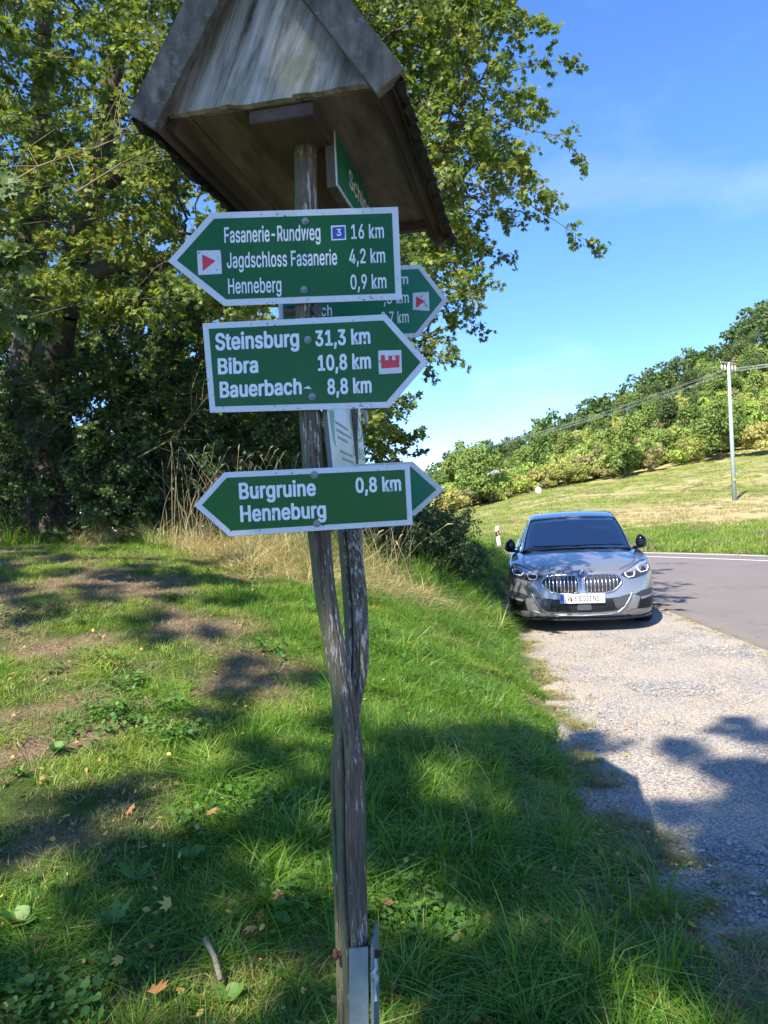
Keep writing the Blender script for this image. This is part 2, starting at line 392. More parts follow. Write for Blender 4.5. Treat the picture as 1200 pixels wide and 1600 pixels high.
# ------------------------------------------------------------------ leaves
def leaf_mat(name, ramp, trans=.38, tcol=1.6, rough=.5):
    m = mat(name, rough=rough); n = N(m); n.b.inputs['Specular IOR Level'].default_value = .35
    a = n.attr('rnd'); c = n.ramp(a.outputs['Fac'], ramp)
    n.col(c)
    t = n.n('BsdfTranslucent'); hs = n.n('HueSaturation', Saturation=1.1, Value=tcol, Hue=.492); n.l(c, hs.inputs['Color']); n.l(hs.outputs[0], t.inputs['Color'])
    mx = n.n('MixShader'); mx.inputs[0].default_value = trans
    o = n.t.nodes['Material Output']; n.l(n.b.outputs[0], mx.inputs[1]); n.l(t.outputs[0], mx.inputs[2]); n.l(mx.outputs[0], o.inputs[0])
    return m
def lobed(k=5):
    """maple-like leaf outline, stem at origin, length 1 along +x"""
    pts = [(0, 0)]
    tips = [(-62, .62), (-30, .86), (0, 1.0), (30, .86), (62, .62)] if k == 5 else [(-48, .75), (0, 1.0), (48, .75)]
    for i, (d, r) in enumerate(tips):
        if i: 
            dm = (tips[i - 1][0] + d) / 2; pts.append((.55 * math.cos(R_(dm)), .50 * math.sin(R_(dm))))
        a = R_(d); pts.append((r * math.cos(a), r * .95 * math.sin(a)))
    V = [(.33, 0, -.035)] + [(x, y, .10 * abs(y) - .09 * x * x) for x, y in pts]
    F = [(1, i, i + 1) for i in range(2, len(pts))]
    return np.array(V), np.array(F)
def oval(w=.3):
    V = [(0, 0, 0), (.35, -w, .03), (.75, -w * .8, 0), (1, 0, -.08), (.75, w * .8, 0), (.35, w, .03)]
    return np.array(V), np.array([(0, 1, 2), (0, 2, 3), (0, 3, 4), (0, 4, 5)])
LEAF5, LEAF3, OVAL = lobed(5), lobed(3), oval()
def leaves_mesh(name, pos, dirs, nrm, size, shape, rnd):
    V0, F0 = shape; pos = np.asarray(pos); x = np.asarray(dirs); z = np.asarray(nrm)
    x /= np.linalg.norm(x, axis=1)[:, None] + 1e-9
    y = np.cross(z, x); y /= np.linalg.norm(y, axis=1)[:, None] + 1e-9; z = np.cross(x, y)
    s = np.asarray(size)[:, None, None]
    V = pos[:, None, :] + s * (V0[None, :, 0:1] * x[:, None, :] + V0[None, :, 1:2] * y[:, None, :] + V0[None, :, 2:3] * z[:, None, :])
    k = len(V0); n_ = len(pos)
    F = (F0[None] + (np.arange(n_) * k)[:, None, None]).reshape(-1, 3)
    return np_mesh(name, V.reshape(-1, 3), F, {'rnd': np.repeat(rnd, k)})
def tubes_np(name, segs, sides=5):
    """segs: list of (p0,p1,r0,r1); twigs get three sides, limbs more"""
    thin = [q for q in segs if max(q[2], q[3]) < .0075]; thick = [q for q in segs if max(q[2], q[3]) >= .0075]
    V, F, off = [], [], 0
    for part, k in ((thin, 3), (thick, sides)):
        if part:
            v, f = _tubes(part, k); V.append(v); F.append(f + off); off += len(v)
    return np_mesh(name, np.concatenate(V), np.concatenate(F), smooth=True)
def _tubes(segs, sides):
    S = np.array([[*a, *b, r, q] for a, b, r, q in segs]); p0 = S[:, :3]; p1 = S[:, 3:6]; r0 = S[:, 6]; r1 = S[:, 7]
    t = p1 - p0; t /= np.linalg.norm(t, axis=1)[:, None] + 1e-9
    ref = np.where(np.abs(t[:, 2:3]) < .9, np.array([[0, 0, 1.]]), np.array([[1., 0, 0]]))
    a = np.cross(t, ref); a /= np.linalg.norm(a, axis=1)[:, None]; b = np.cross(a, t)
    th = np.arange(sides) * 2 * PI / sides
    ring = np.cos(th)[None, :, None] * a[:, None] + np.sin(th)[None, :, None] * b[:, None]
    V = np.concatenate([p0[:, None] + ring * r0[:, None, None], p1[:, None] + ring * r1[:, None, None]], 1)
    k = np.arange(sides); F0 = np.stack([k, (k + 1) % sides, (k + 1) % sides + sides, k + sides], 1)
    F = (F0[None] + (np.arange(len(S)) * 2 * sides)[:, None, None]).reshape(-1, 4)
    return V.reshape(-1, 3), F
def make_spray(rng, L=.8, nl=70, droop=.15):
    """flat leafy branchlet: returns leaf pos/dir/normal (n,3) and twig segs"""
    seg = []; pos = []; dr = []
    pts = [np.array([0, 0, 0.])]; d = np.array([1., 0, .15])
    for i in range(6):
        d = d + rng.normal(0, .14, 3) + np.array([0, 0, -droop * .35]); d /= np.linalg.norm(d); pts.append(pts[-1] + d * L / 6)
    for i in range(6): seg.append((pts[i], pts[i + 1], .006 * (1 - i / 8), .006 * (1 - (i + 1) / 8)))
    twigs = []
    for i in range(1, 7):
        for s in (-1, 1):
            if rng.random() < .85:
                dd = (pts[min(i, 6)] - pts[i - 1]); dd /= np.linalg.norm(dd)
                v = dd * .7 + np.array([0, s * 1., 0]) + rng.normal(0, .35, 3) ; v /= np.linalg.norm(v)
                l = L * rng.uniform(.22, .5) * (1.1 - i / 9); q = pts[i] + v * l * .5; v2 = v + rng.normal(0, .3, 3); v2 /= np.linalg.norm(v2); e = q + v2 * l * .5
                seg.append((pts[i], q, .0032, .0026)); seg.append((q, e, .0026, .0015)); twigs.append((pts[i], q, e, v2))
    twigs.append((pts[4], pts[5], pts[6], d))
    for k in range(nl):
        a, q, e, v = twigs[rng.integers(len(twigs))]; t = rng.random() ** .7
        p = (a + (q - a) * t * 2) if t < .5 else (q + (e - q) * (t - .5) * 2)
        o = v + rng.normal(0, .75, 3); o[2] -= .15; pos.append(p + rng.normal(0, .02, 3)); dr.append(o / np.linalg.norm(o))
    nr = np.array([0, 0, 1.]) + rng.normal(0, .55, (nl, 3))
    return np.array(pos), np.array(dr), nr, seg
_rs = np.random.default_rng(3)
SPRAYS = [make_spray(_rs, .8, 122) for _ in range(10)]
SPRAYS_SHORT = [make_spray(_rs, .45, 60, 0) for _ in range(8)]
def grow(name_root, base_pts, targets, sizes, leafsize, shape, lmat, bmat, label, cat, rng, sprays=SPRAYS, group=None, twigk=1., root_r=None, crown='crown', sun_side=.15, rk=.0048, leaf_var=.25, stem_name='trunk', upbias=.0, maxstep=.45):
    """tree: base_pts = list of main stem polylines [(p, r), ...]; targets = spray bases; joined to the nearest wood"""
    nodes = []; par = []; fixedr = []
    for st in base_pts:
        prev = -1
        for i, (p, r) in enumerate(st):
            p = np.array(p, float)
            if prev >= 0:
                q = nodes[prev]; dd = np.linalg.norm(p - q); m_ = max(1, int(dd / .35))
                for j in range(1, m_ + 1):
                    f = j / m_; nodes.append(q + (p - q) * f + rng.normal(0, .02, 3) * (j < m_)); par.append(prev if j == 1 else len(nodes) - 2); fixedr.append(fixedr[-1] * 0 + (r0 + (r - r0) * f))
                prev = len(nodes) - 1
            else:
                if i == 0 and len(st[0]) == 2:
                    # join to an existing node if this stem starts on another
                    par.append(-1)
                nodes.append(p); fixedr.append(r); prev = len(nodes) - 1
            r0 = r
    nmain = len(nodes)
    T = np.array(targets, float); c0 = np.array(base_pts[0][-1][0], float)
    main = np.array(nodes)
    dm = np.array([np.min(np.linalg.norm(main - t, axis=1)) for t in T]); order = np.argsort(dm)
    load = [0.] * len(nodes); P = []; D = []; Nn = []; S = []; SG = []; RN = []
    tips = []
    for oi in order:
        t = T[oi]; arr = np.array(nodes); v = t - arr; dist = np.linalg.norm(v, axis=1)
        cost = dist * (1 + .0) + np.where(v[:, 2] < -.2, .5, 0) + (np.arange(len(arr)) < nmain) * .1
        j = int(np.argmin(cost)); d = dist[j]; q = nodes[j]; m_ = max(2, int(d / maxstep) + 1); prev = j
        dirn = (t - q)
        side = rng.normal(0, 1, 3); side -= side.dot(dirn) * dirn / (dirn.dot(dirn) + 1e-9); side /= np.linalg.norm(side) + 1e-9
        for k in range(1, m_ + 1):
            f = k / m_; pnt = q + dirn * f + side * .13 * d * math.sin(PI * f) * .8 + rng.normal(0, .025, 3) * (k < m_) + np.array([0, 0, 1]) * (.12 * d * math.sin(PI * f))
            nodes.append(pnt); par.append(prev); load.append(0.); fixedr.append(0); prev = len(nodes) - 1
        tips.append((oi, prev)); load[prev] += 1
    for i in range(len(nodes) - 1, -1, -1):
        if par[i] >= 0: load[par[i]] += load[i]
    rad = [max(fixedr[i], rk * math.sqrt(max(load[i], 1)) * twigk) if i >= nmain else max(fixedr[i], .004) for i in range(len(nodes))]
    segs = []
    for i in range(len(nodes)):
        if par[i] >= 0:
            r0 = min(rad[par[i]], rad[i] * 1.35) if i >= nmain else rad[par[i]]
            segs.append((nodes[par[i]], nodes[i], r0, rad[i]))
    for oi, ti in tips:
        sp_ = sprays[rng.integers(len(sprays))]; s = sizes[oi] if hasattr(sizes, '__len__') else sizes
        d = nodes[ti] - nodes[par[ti]]; d = d / (np.linalg.norm(d) + 1e-9) + rng.normal(0, .35, 3); d[2] = d[2] * .6 + upbias; d /= np.linalg.norm(d)
        up = np.array([0, 0, 1.]) + rng.normal(0, .35, 3); y = np.cross(up, d); y /= np.linalg.norm(y) + 1e-9; z = np.cross(d, y)
        Mx = np.stack([d, y, z], 0) * s
        po, di, no, sg = sp_
        P.append(po @ Mx + nodes[ti]); D.append(di @ Mx); Nn.append(no @ (Mx / s)); RN.append(np.clip(rng.uniform(0, 1, len(po)) * .7 + rng.uniform(0, .3), 0, 1))
        S.append(leafsize * rng.uniform(1 - leaf_var, 1 + leaf_var, len(po)))
        for a, b, ra_, rb_ in sg: segs.append((a @ Mx + nodes[ti], b @ Mx + nodes[ti], ra_ * s * twigk, rb_ * s * twigk))
    root = thing(name_root, label, cat, tuple(base_pts[0][0][0]), group=group)
    inv = Matrix.Translation(-Vector(base_pts[0][0][0]))
    m1 = leaves_mesh(crown, np.concatenate(P), np.concatenate(D), np.concatenate(Nn), np.concatenate(S), shape, np.concatenate(RN)); m1.transform(inv)
    m2 = tubes_np(stem_name, segs, 6); m2.transform(inv)
    link(crown, m1, lmat, root); link(stem_name, m2, bmat, root)
    return root
bark = mat('bark', rough=.95); n = N(bark)
bn = n.noise(14, 6, .7, stretch=(1, 1, .25)); n.col(n.mix(n.ramp(n.noise(2.5, 4), [(.45, BW(0)), (.65, BW(.6))]), n.ramp(bn, [(.3, (.035, .027, .02)), (.7, (.14, .105, .075))]), (.09, .10, .045)))
n.bump(bn, .8, .02)
barkl = mat('bark_light', rough=.9); n = N(barkl); n.col(n.ramp(n.noise(8, 5, .7), [(.3, (.10, .08, .045)), (.7, (.27, .21, .10))]))
maple_m = leaf_mat('maple_leaf', [(0, (.065, .11, .024)), (.45, (.12, .18, .034)), (.8, (.22, .27, .05)), (.955, (.34, .31, .07)), (1, (.33, .17, .05))])
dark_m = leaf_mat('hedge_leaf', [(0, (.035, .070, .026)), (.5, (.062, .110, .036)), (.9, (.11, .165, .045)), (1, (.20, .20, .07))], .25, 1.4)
oak_m = leaf_mat('oak_leaf', [(0, (.07, .12, .035)), (.6, (.12, .18, .055)), (1, (.2, .24, .08))], .3, 1.4)
back_m = leaf_mat('back_leaf', [(0, (.06, .11, .02)), (.6, (.13, .19, .03)), (1, (.26, .28, .06))], .4, 1.6)
#@@NEXT@@
# ------------------------------------------------------------------ near maple on the bank
rng = np.random.default_rng(11)
def in_poly(x, y, P_):
    c = False; j = len(P_) - 1
    for i in range(len(P_)):
        if (P_[i][1] > y) != (P_[j][1] > y) and x < (P_[j][0] - P_[i][0]) * (y - P_[i][1]) / (P_[j][1] - P_[i][1]) + P_[i][0]: c = not c
        j = i
    return c
def fill(poly, n_, D0, D1, holes=(), mind=.0, zmin=None):
    xs = [p[0] for p in poly]; ys = [p[1] for p in poly]; out = []; tries = 0
    while len(out) < n_ and tries < n_ * 60:
        tries += 1
        x = rng.uniform(min(xs), max(xs)); y = rng.uniform(min(ys), max(ys))
        if not in_poly(x, y, poly): continue
        if any((x - a) ** 2 + (y - b) ** 2 < r * r for a, b, r in holes): continue
        p = np.array(at(x, y, rng.uniform(D0, D1)))
        if zmin is not None and p[2] < zmin: continue
        if mind and out and min(np.sum((np.array(out[-60:]) - p) ** 2, axis=1)) < mind ** 2: continue
        out.append(p)
    return out
TB = np.array([-4.35, 10.2]); tz = gz(*TB)
def A(x, y, D): return tuple(at(x, y, D))
stems = [[((TB[0], TB[1], tz - .2), .34), (A(72, 640, 10.2), .27), (A(88, 540, 10.1), .24), (A(106, 440, 9.9), .19), (A(148, 300, 9.7), .15), (A(178, 120, 9.6), .12), (A(205, -120, 9.6), .09), (A(235, -330, 9.6), .05)],
         [((TB[0] - .15, TB[1] + .1, tz - .2), .26), (A(40, 560, 10.3), .20), (A(52, 430, 10.3), .19), (A(62, 250, 10.3), .15), (A(70, 60, 10.2), .12), (A(60, -200, 10.2), .08)],
         [(A(106, 440, 9.9), .13), (A(190, 412, 9.4), .10), (A(300, 400, 8.9), .085), (A(420, 330, 8.4), .075), (A(560, 240, 7.9), .06), (A(680, 200, 8.0), .045), (A(750, 190, 8.1), .03)],
         [(A(148, 300, 9.7), .10), (A(260, 200, 9.2), .08), (A(400, 60, 8.7), .07), (A(560, -60, 8.2), .055), (A(700, -120, 8), .035)],
         [(A(190, 412, 9.4), .07), (A(330, 470, 9.2), .055), (A(480, 470, 8.8), .045), (A(620, 500, 8.3), .03)]]
lobe = [(600, -60), (745, -60), (780, 20), (760, 70), (775, 120), (740, 165), (800, 200), (775, 240), (735, 270), (790, 320), (735, 345), (690, 350), (720, 415), (680, 430), (695, 465), (650, 490), (655, 525), (620, 545), (600, 590), (580, 610), (560, 560), (560, 100)]
tg = fill(lobe, 235, 7.3, 9.3, holes=[(790, 90, 26), (735, 35, 26), (700, 100, 16), (730, 300, 18), (660, 395, 20), (690, 455, 18)])
lft = [(-160, -60), (620, -60), (620, 330), (560, 420), (500, 480), (380, 470), (240, 500), (-160, 520)]
tg += fill(lft, 620, 7.4, 11.4, holes=[(215, 210, 28), (250, 330, 40), (205, 120, 24), (345, 300, 26), (140, 30, 24)])
tg += fill([(-200, -420), (700, -420), (730, -60), (-200, -60)], 150, 7.4, 10.5)
tg += [A(x, y, D) for x, y, D in [(800, 15, 7.9), (805, 110, 7.9), (832, 205, 7.7), (832, 322, 7.7), (742, 412, 7.9), (665, 500, 8.1), (590, 640, 8.4), (560, 660, 8.5), (575, 600, 8.5)]]
maple = grow('maple_tree', stems, tg, rng.uniform(.7, 1.1, len(tg)), .059, LEAF5, maple_m, bark, 'big maple with forked dark trunks whose leafy branches reach over the signpost', 'tree', rng, rk=.0042)

# oak twig reaching in at the left edge
st = [[((-5.3, 6.6, gz(-5.3, 6.6) - .1), .08), (A(-120, 560, 6.6), .05), (A(-60, 440, 6.2), .03)]]
tgo = [A(x, y, D) for x, y, D in [(-70, 350, 5.8), (-40, 400, 5.6), (-50, 450, 5.5), (-30, 480, 5.6), (-60, 520, 5.6), (-90, 420, 5.8), (-90, 300, 5.8), (-110, 480, 6)]]
grow('young_oak', st, tgo, .62, .105, LEAF5, oak_m, bark, 'young oak reaching pale green lobed leaves into the left edge', 'tree', np.random.default_rng(5))

# ------------------------------------------------------------------ hedge shrubs under the maple
def shrub(name, label, poly, n_, D0, D1, root, m, leaf=.06, size=.75, seed=1, shape=LEAF3, cat='bush', sprays=SPRAYS_SHORT, holes=(), bm_=bark, group=None, upbias=.35, rk=.003):
    global rng
    keep = rng; rng = np.random.default_rng(seed); T = fill(poly, n_, D0, D1, holes); rng = keep
    T = [t for t in T if t[2] > gz(t[0], t[1]) + .08]
    z = gz(*root); st = []
    r_ = np.random.default_rng(seed + 50); c = np.mean(T, axis=0)
    for k in range(5):
        a = r_.uniform(0, 6.28); st.append([((root[0] + .12 * math.cos(a), root[1] + .12 * math.sin(a), z - .1), .028), (tuple(np.array([root[0], root[1], z]) * .6 + c * .4 + r_.normal(0, .3, 3)), .018)])
    return grow(name, st, T, size * np.random.default_rng(seed).uniform(.8, 1.2, len(T)), leaf, shape, m, bm_, label, cat, np.random.default_rng(seed), sprays=sprays, group=group, crown='foliage', stem_name='stem', upbias=upbias, rk=rk)
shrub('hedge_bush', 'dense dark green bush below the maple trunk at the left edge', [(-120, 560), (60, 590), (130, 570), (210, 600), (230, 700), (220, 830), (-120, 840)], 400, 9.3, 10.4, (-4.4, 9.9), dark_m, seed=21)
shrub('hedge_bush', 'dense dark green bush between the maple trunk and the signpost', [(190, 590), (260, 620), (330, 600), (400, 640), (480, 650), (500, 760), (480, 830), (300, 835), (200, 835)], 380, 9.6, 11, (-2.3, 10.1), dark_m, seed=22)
shrub('hawthorn_bush', 'yellowish green bush directly behind the post between the second and third sign', [(370, 650), (450, 620), (560, 600), (640, 640), (655, 690), (620, 740), (640, 790), (470, 800), (400, 760)], 170, 10.4, 11.8, (-.8, 11), maple_m, leaf=.07, seed=23)
shrub('broom_bush', 'fine leaved dark green bush at the bank edge right of the post', [(560, 800), (620, 815), (685, 812), (715, 838), (728, 865), (735, 890), (715, 915), (680, 915), (600, 890)], 420, 9.4, 11.2, (.6, 10.6), dark_m, leaf=.035, size=.8, seed=24, shape=OVAL, bm_=bark)
shrub('elder_bush', 'tall loose dark bush with thin bare stems between the maple trunk and the middle sign', [(150, 430), (250, 440), (330, 470), (400, 500), (430, 560), (420, 640), (300, 640), (190, 620)], 120, 9.4, 11.2, (-2.9, 10.4), dark_m, seed=27, leaf=.065)
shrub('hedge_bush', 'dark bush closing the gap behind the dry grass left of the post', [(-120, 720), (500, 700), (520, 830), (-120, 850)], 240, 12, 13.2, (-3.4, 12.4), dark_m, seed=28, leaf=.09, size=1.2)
# sunlit trees farther behind the maple
def back_tree(label, x, Y, h, r, n_, seed, m):
    r_ = np.random.default_rng(seed); z = gz(x, Y)
    T = []
    while len(T) < n_:
        p = r_.uniform(-1, 1, 3)
        if .35 < np.linalg.norm(p) < 1: T.append((x + p[0] * r, Y + p[1] * r, z + h * .56 + p[2] * h * .44))
    st = [[((x, Y, z - .2), .2), ((x + .1, Y, z + h * .35), .15), ((x, Y + .1, z + h * .75), .06)]]
    return grow('hazel_tree', st, T, 1.35, .115, LEAF3, m, bark, label, 'tree', r_, rk=.005)
back_tree('light green tree behind the hedge left of the lowest sign', -5.2, 15.5, 5.2, 2.7, 130, 31, back_m)
back_tree('light green tree behind the hedge just left of the post', -2.2, 16.2, 4.6, 2.4, 120, 32, back_m)
back_tree('light green tree behind the hedge at the far left edge', -9.5, 15.5, 6.0, 3.0, 120, 33, back_m)
back_tree('tall darker tree rising behind the maple trunk at the left', -8.0, 17.5, 10.5, 3.6, 190, 34, dark_m)
back_tree('tall darker tree rising behind the maple, left of the roof', -4.2, 18.5, 9.5, 3.4, 170, 35, maple_m)

# dead yellowish branches hanging in the dark left of the roof
def dead_branch(label, pts, seed):
    r_ = random.Random(seed); segs = []
    P_ = [np.array(A(*p)) for p in pts]
    fine = []
    for a, b in zip(P_[:-1], P_[1:]):
        for t in np.linspace(0, 1, 4)[:-1]: fine.append(a + (b - a) * t)
    fine.append(P_[-1]); nn = len(fine)
    for i in range(nn - 1):
        f = 1 - i / nn; segs.append((fine[i], fine[i + 1], .003 + .006 * f, .003 + .006 * (1 - (i + 1) / nn)))
        if i > 1:
            for _ in range(2):
                d = fine[i + 1] - fine[i]; d /= np.linalg.norm(d); v = d + np.array([r_.gauss(0, .8) for _ in range(3)]); v /= np.linalg.norm(v); l = r_.uniform(.15, .55)
                q = fine[i] + v * l * .5; e = q + (v + np.array([r_.gauss(0, .5) for _ in range(3)])) * l * .5
                segs += [(fine[i], q, .005, .004), (q, e, .004, .0025)]
    me = tubes_np('dead_branch', segs, 5); o = link('dead_branch', me, barkl); return tag(o, label, 'branch')
dead_branch('bare yellowish branch curving through the dark leaves at the left edge', [(-60, 330, 6.3), (60, 260, 6.3), (130, 235, 6.2), (190, 215, 6.1), (235, 160, 6.1)], 1)
dead_branch('bare twiggy branch with ochre bark left of the roof corner', [(120, 300, 6.6), (190, 255, 6.5), (270, 215, 6.4), (330, 200, 6.4)], 2)
dead_branch('thin yellow dead branch sticking out beside the Bauerbach sign', [(215, 715, 9.0), (262, 690, 8.9), (300, 650, 8.8), (322, 622, 8.8)], 3)

# ------------------------------------------------------------------ trees beside and behind the viewer that shade the foreground
def shade_tree(label, trunk, blobs, seed, per=15, h0=9.5, h1=12.0, leaf=.14):
    r_ = np.random.default_rng(seed); T = []
    for (bx, by, br) in blobs:
        for _ in range(max(2, int(per * br * br))):
            a = r_.uniform(0, 2 * PI); q = br * math.sqrt(r_.random()); x = bx + q * math.cos(a); y = by + q * math.sin(a)
            z = gz(x, y); h = r_.uniform(h0, h1) - z; T.append((x + SUN.x / SUN.z * h, y + SUN.y / SUN.z * h, z + h))
    x, y = trunk; c = np.mean(T, axis=0); z = gz(x, y)
    st = [[((x, y, z - .2), .28), ((x * .9 + c[0] * .1, y * .9 + c[1] * .1, 3.3), .22), ((x * .6 + c[0] * .4, y * .6 + c[1] * .4, 6.5), .14), ((x * .2 + c[0] * .8, y * .2 + c[1] * .8, 9.4), .06)]]
    return grow('ash_tree', st, T, .95, leaf, LEAF3, maple_m, bark, label, 'tree', r_, sprays=SPRAYS_SHORT, rk=.0035)
shade_tree('tree standing behind the viewer that shades the signpost and the near gravel', (-3.6, -3.4), per=16, blobs=
           [(.9, 3.9, 1.0), (2.3, 4.1, .95), (3.6, 4.0, .95), (5.0, 3.7, 1.1), (2.2, 2.4, 1.2), (4.2, 2.2, 1.2), (.4, 2.4, 1.1), (-.3, 3.5, .9), (-1.3, 2.9, .7),
            (-1.1, 1.7, .9), (-2.6, 1.5, .6), (.2, .9, 1.0), (.0, 4.3, .4), (1.5, 4.7, .45), (2.2, 4.75, .45), (3.0, 4.8, .5), (3.9, 4.7, .5), (1.6, 3.4, .8), (3, 3.2, .9), (.75, 4.5, .35), (1.8, .9, 1.0), (.1, 3.0, .8), (.75, 3.15, .6), (.6, 3.3, .5), (.55, 3.2, .4), (.9, 3.5, .4), (.65, 3.27, .3), (1.4, 1.9, .7), (2.2, 1.5, .8), (1.9, 2.9, .8), (2.6, 4.5, .5), (3.5, 4.6, .5), (2.6, 3.6, .8), (3.3, 2.4, .9), (1.9, 2.2, .7), (2.0, 4.2, .6), (4.0, 3.3, .8), (1.55, 3.9, .5), (1.2, 3.2, .7), (-.8, 2.4, .8), (-1.0, 3.9, .6), (.5, 4.2, .5)], seed=41)
shade_tree('tree standing left of the viewer that shades the bank and the maple', (-7.2, 1.2),
           [(-.9, 5.6, .45), (-1.7, 6.2, .6), (-2.5, 6.9, .75), (-3.6, 7.5, .9), (-4.6, 8.3, .9), (-3.3, 8.8, .4), (-5.6, 7.4, 1.0), (-3.6, 5.0, .5), (-4.2, 9.8, 1.0), (-5.6, 9.6, 1.1), (-3, 11.5, 1.3), (-1.6, 12.6, 1.2), (-4.6, 12.2, 1.3), (-.6, 14, 1.2), (-2.6, 14.2, 1.3), (-6, 10.8, 1.2), (-4.4, 14.5, 1.2), (-6.5, 13, 1.3)], 42, h0=9.5, h1=12.5)

# ------------------------------------------------------------------ hillside
def clump_mesh(name, rng, h, r, n_, leaf, lobes=7, squash=1., low=.12):
    L_ = []
    for _ in range(lobes):
        a = rng.uniform(0, 2 * PI); q = r * rng.uniform(.1, .85); L_.append((q * math.cos(a), q * math.sin(a), h * rng.uniform(low + .12, .88), r * rng.uniform(.26, .56)))
    L_.append((0, 0, h * .62, r * .62)); pos = []; nr = []
    for _ in range(n_):
        x, y, z, rr = L_[rng.integers(len(L_))]; d = rng.normal(0, 1, 3); d /= np.linalg.norm(d)
        if d[2] < -.5: d[2] *= -1
        q = rr * rng.uniform(.72, 1.08) * (1 + .12 * math.sin(5 * d[0] + 3 * d[1] + x)); p = np.array([x, y, z]) + d * q * np.array([1, 1, squash * h / (2 * r) * .9])
        if p[2] < h * low * .4: p[2] = h * low * .4 + rng.random() * .3
        pos.append(p); nr.append(d + rng.normal(0, .38, 3))
    dr = rng.normal(0, 1, (n_, 3))
    return leaves_mesh(name, pos, dr, nr, leaf * rng.uniform(.6, 1.4, n_), OVALW, rng.uniform(0, 1, n_))
OVALW = oval(.42)
hrng = np.random.default_rng(77)
def hm(nm, a, b, c):
    mid = tuple((x + y) / 2 for x, y in zip(a, b)); m = leaf_mat(nm, [(0, mid), (.5, b), (1, tuple(x * .4 + y * .6 for x, y in zip(b, c)))], .3, 1.3, .7)
    n = N(m); oi = n.n('ObjectInfo'); src = n.b.inputs['Base Color'].links[0].from_socket; hs_ = n.n('HueSaturation', Saturation=.92)
    n.l(n.math('ADD', n.math('MULTIPLY', oi.outputs['Random'], .035), .478), hs_.inputs['Hue']); w_ = n.n('TexWhiteNoise'); w_.noise_dimensions = '1D'; n.l(oi.outputs['Random'], w_.inputs['W']); n.l(n.math('ADD', n.math('MULTIPLY', w_.outputs['Value'], .5), .78), hs_.inputs['Value'])
    n.l(src, hs_.inputs['Color']); n.col(hs_.outputs[0]); return m
h_green = hm('hill_green', (.11, .18, .03), (.17, .255, .042), (.24, .33, .06))
h_dark = hm('hill_dark', (.055, .10, .03), (.095, .155, .042), (.15, .21, .055))
h_yell = hm('hill_yellow', (.22, .26, .05), (.32, .36, .075), (.42, .44, .10))
h_ridge = hm('ridge_green', (.07, .12, .035), (.115, .18, .045), (.17, .24, .06))
h_lime = hm('hill_lime', (.16, .25, .03), (.24, .34, .045), (.34, .42, .07))
h_brown = hm('hill_brown', (.18, .18, .06), (.27, .25, .09), (.37, .33, .13))
h_gold = hm('hill_gold', (.27, .27, .06), (.39, .37, .085), (.48, .44, .11))
KINDS_ = [('broad_tree', h_green, 7.5, 3.0, 'green leafy tree on the wooded hillside', 'tree'), ('broad_tree', h_dark, 8.5, 3.3, 'dark green tree high on the wooded hillside', 'tree'),
          ('hill_shrub', h_yell, 4.2, 2.4, 'yellowish shrub on the wooded hillside', 'shrub'), ('hill_shrub', h_lime, 4.6, 2.5, 'lime green shrub on the wooded hillside', 'shrub'),
          ('hill_shrub', h_brown, 3.2, 2.3, 'brownish dry shrub on the wooded hillside', 'shrub'), ('hill_shrub', h_gold, 3.9, 2.2, 'golden autumn shrub on the wooded hillside', 'shrub')]
PROT = []
for kname, m, h, r, lab, cat in KINDS_:
    vs = []
    for v in range(3):
        me = clump_mesh(kname, hrng, h, r, 3600, .32 if cat == 'tree' else .26, lobes=9 if cat == 'tree' else 7, low=.15 if cat == 'tree' else .02); me.materials.append(m)
        tr = tube([(0, 0, -.6), (.05, .1, h * .3), (.1, 0, h * .6)], [.16, .12, .06], 6, 'trunk'); tr.materials.append(bark)
        vs.append((me, tr))
    PROT.append(vs)
def hill_plant(k, x, y, s, sz=1., label=None, group='trees and shrubs covering the hillside', rz=None, keepgroup=False):
    kname, m, h, r, lab, cat = KINDS_[k]; me, tr = PROT[k][hrng.integers(3)]
    o = bpy.data.objects.new(kname, me); COL.objects.link(o); o.location = (x, y, gz(x, y) - .1); o.rotation_euler = (0, 0, hrng.uniform(0, 6.28) if rz is None else rz); o.scale = (s, s, s * sz)
    o['label'] = label or lab; o['category'] = cat
    if keepgroup or not label: o['group'] = group
    if cat == 'tree' and y < 150:
        t = bpy.data.objects.new('trunk', tr); COL.objects.link(t); t.parent = o
    return o
def XY(px, Y): return ((px - 600) * Y / FPX, Y)
cnt = 0
ROWW = ['in the lowest row by the meadow', 'just above the lowest row', 'on the lower hillside', 'halfway up the hillside', 'on the upper hillside', 'just below the ridge']
ZONW = ['at the left end', 'above the car roof', 'between car and pole', 'left of the pole', 'right of the pole']
placed = []
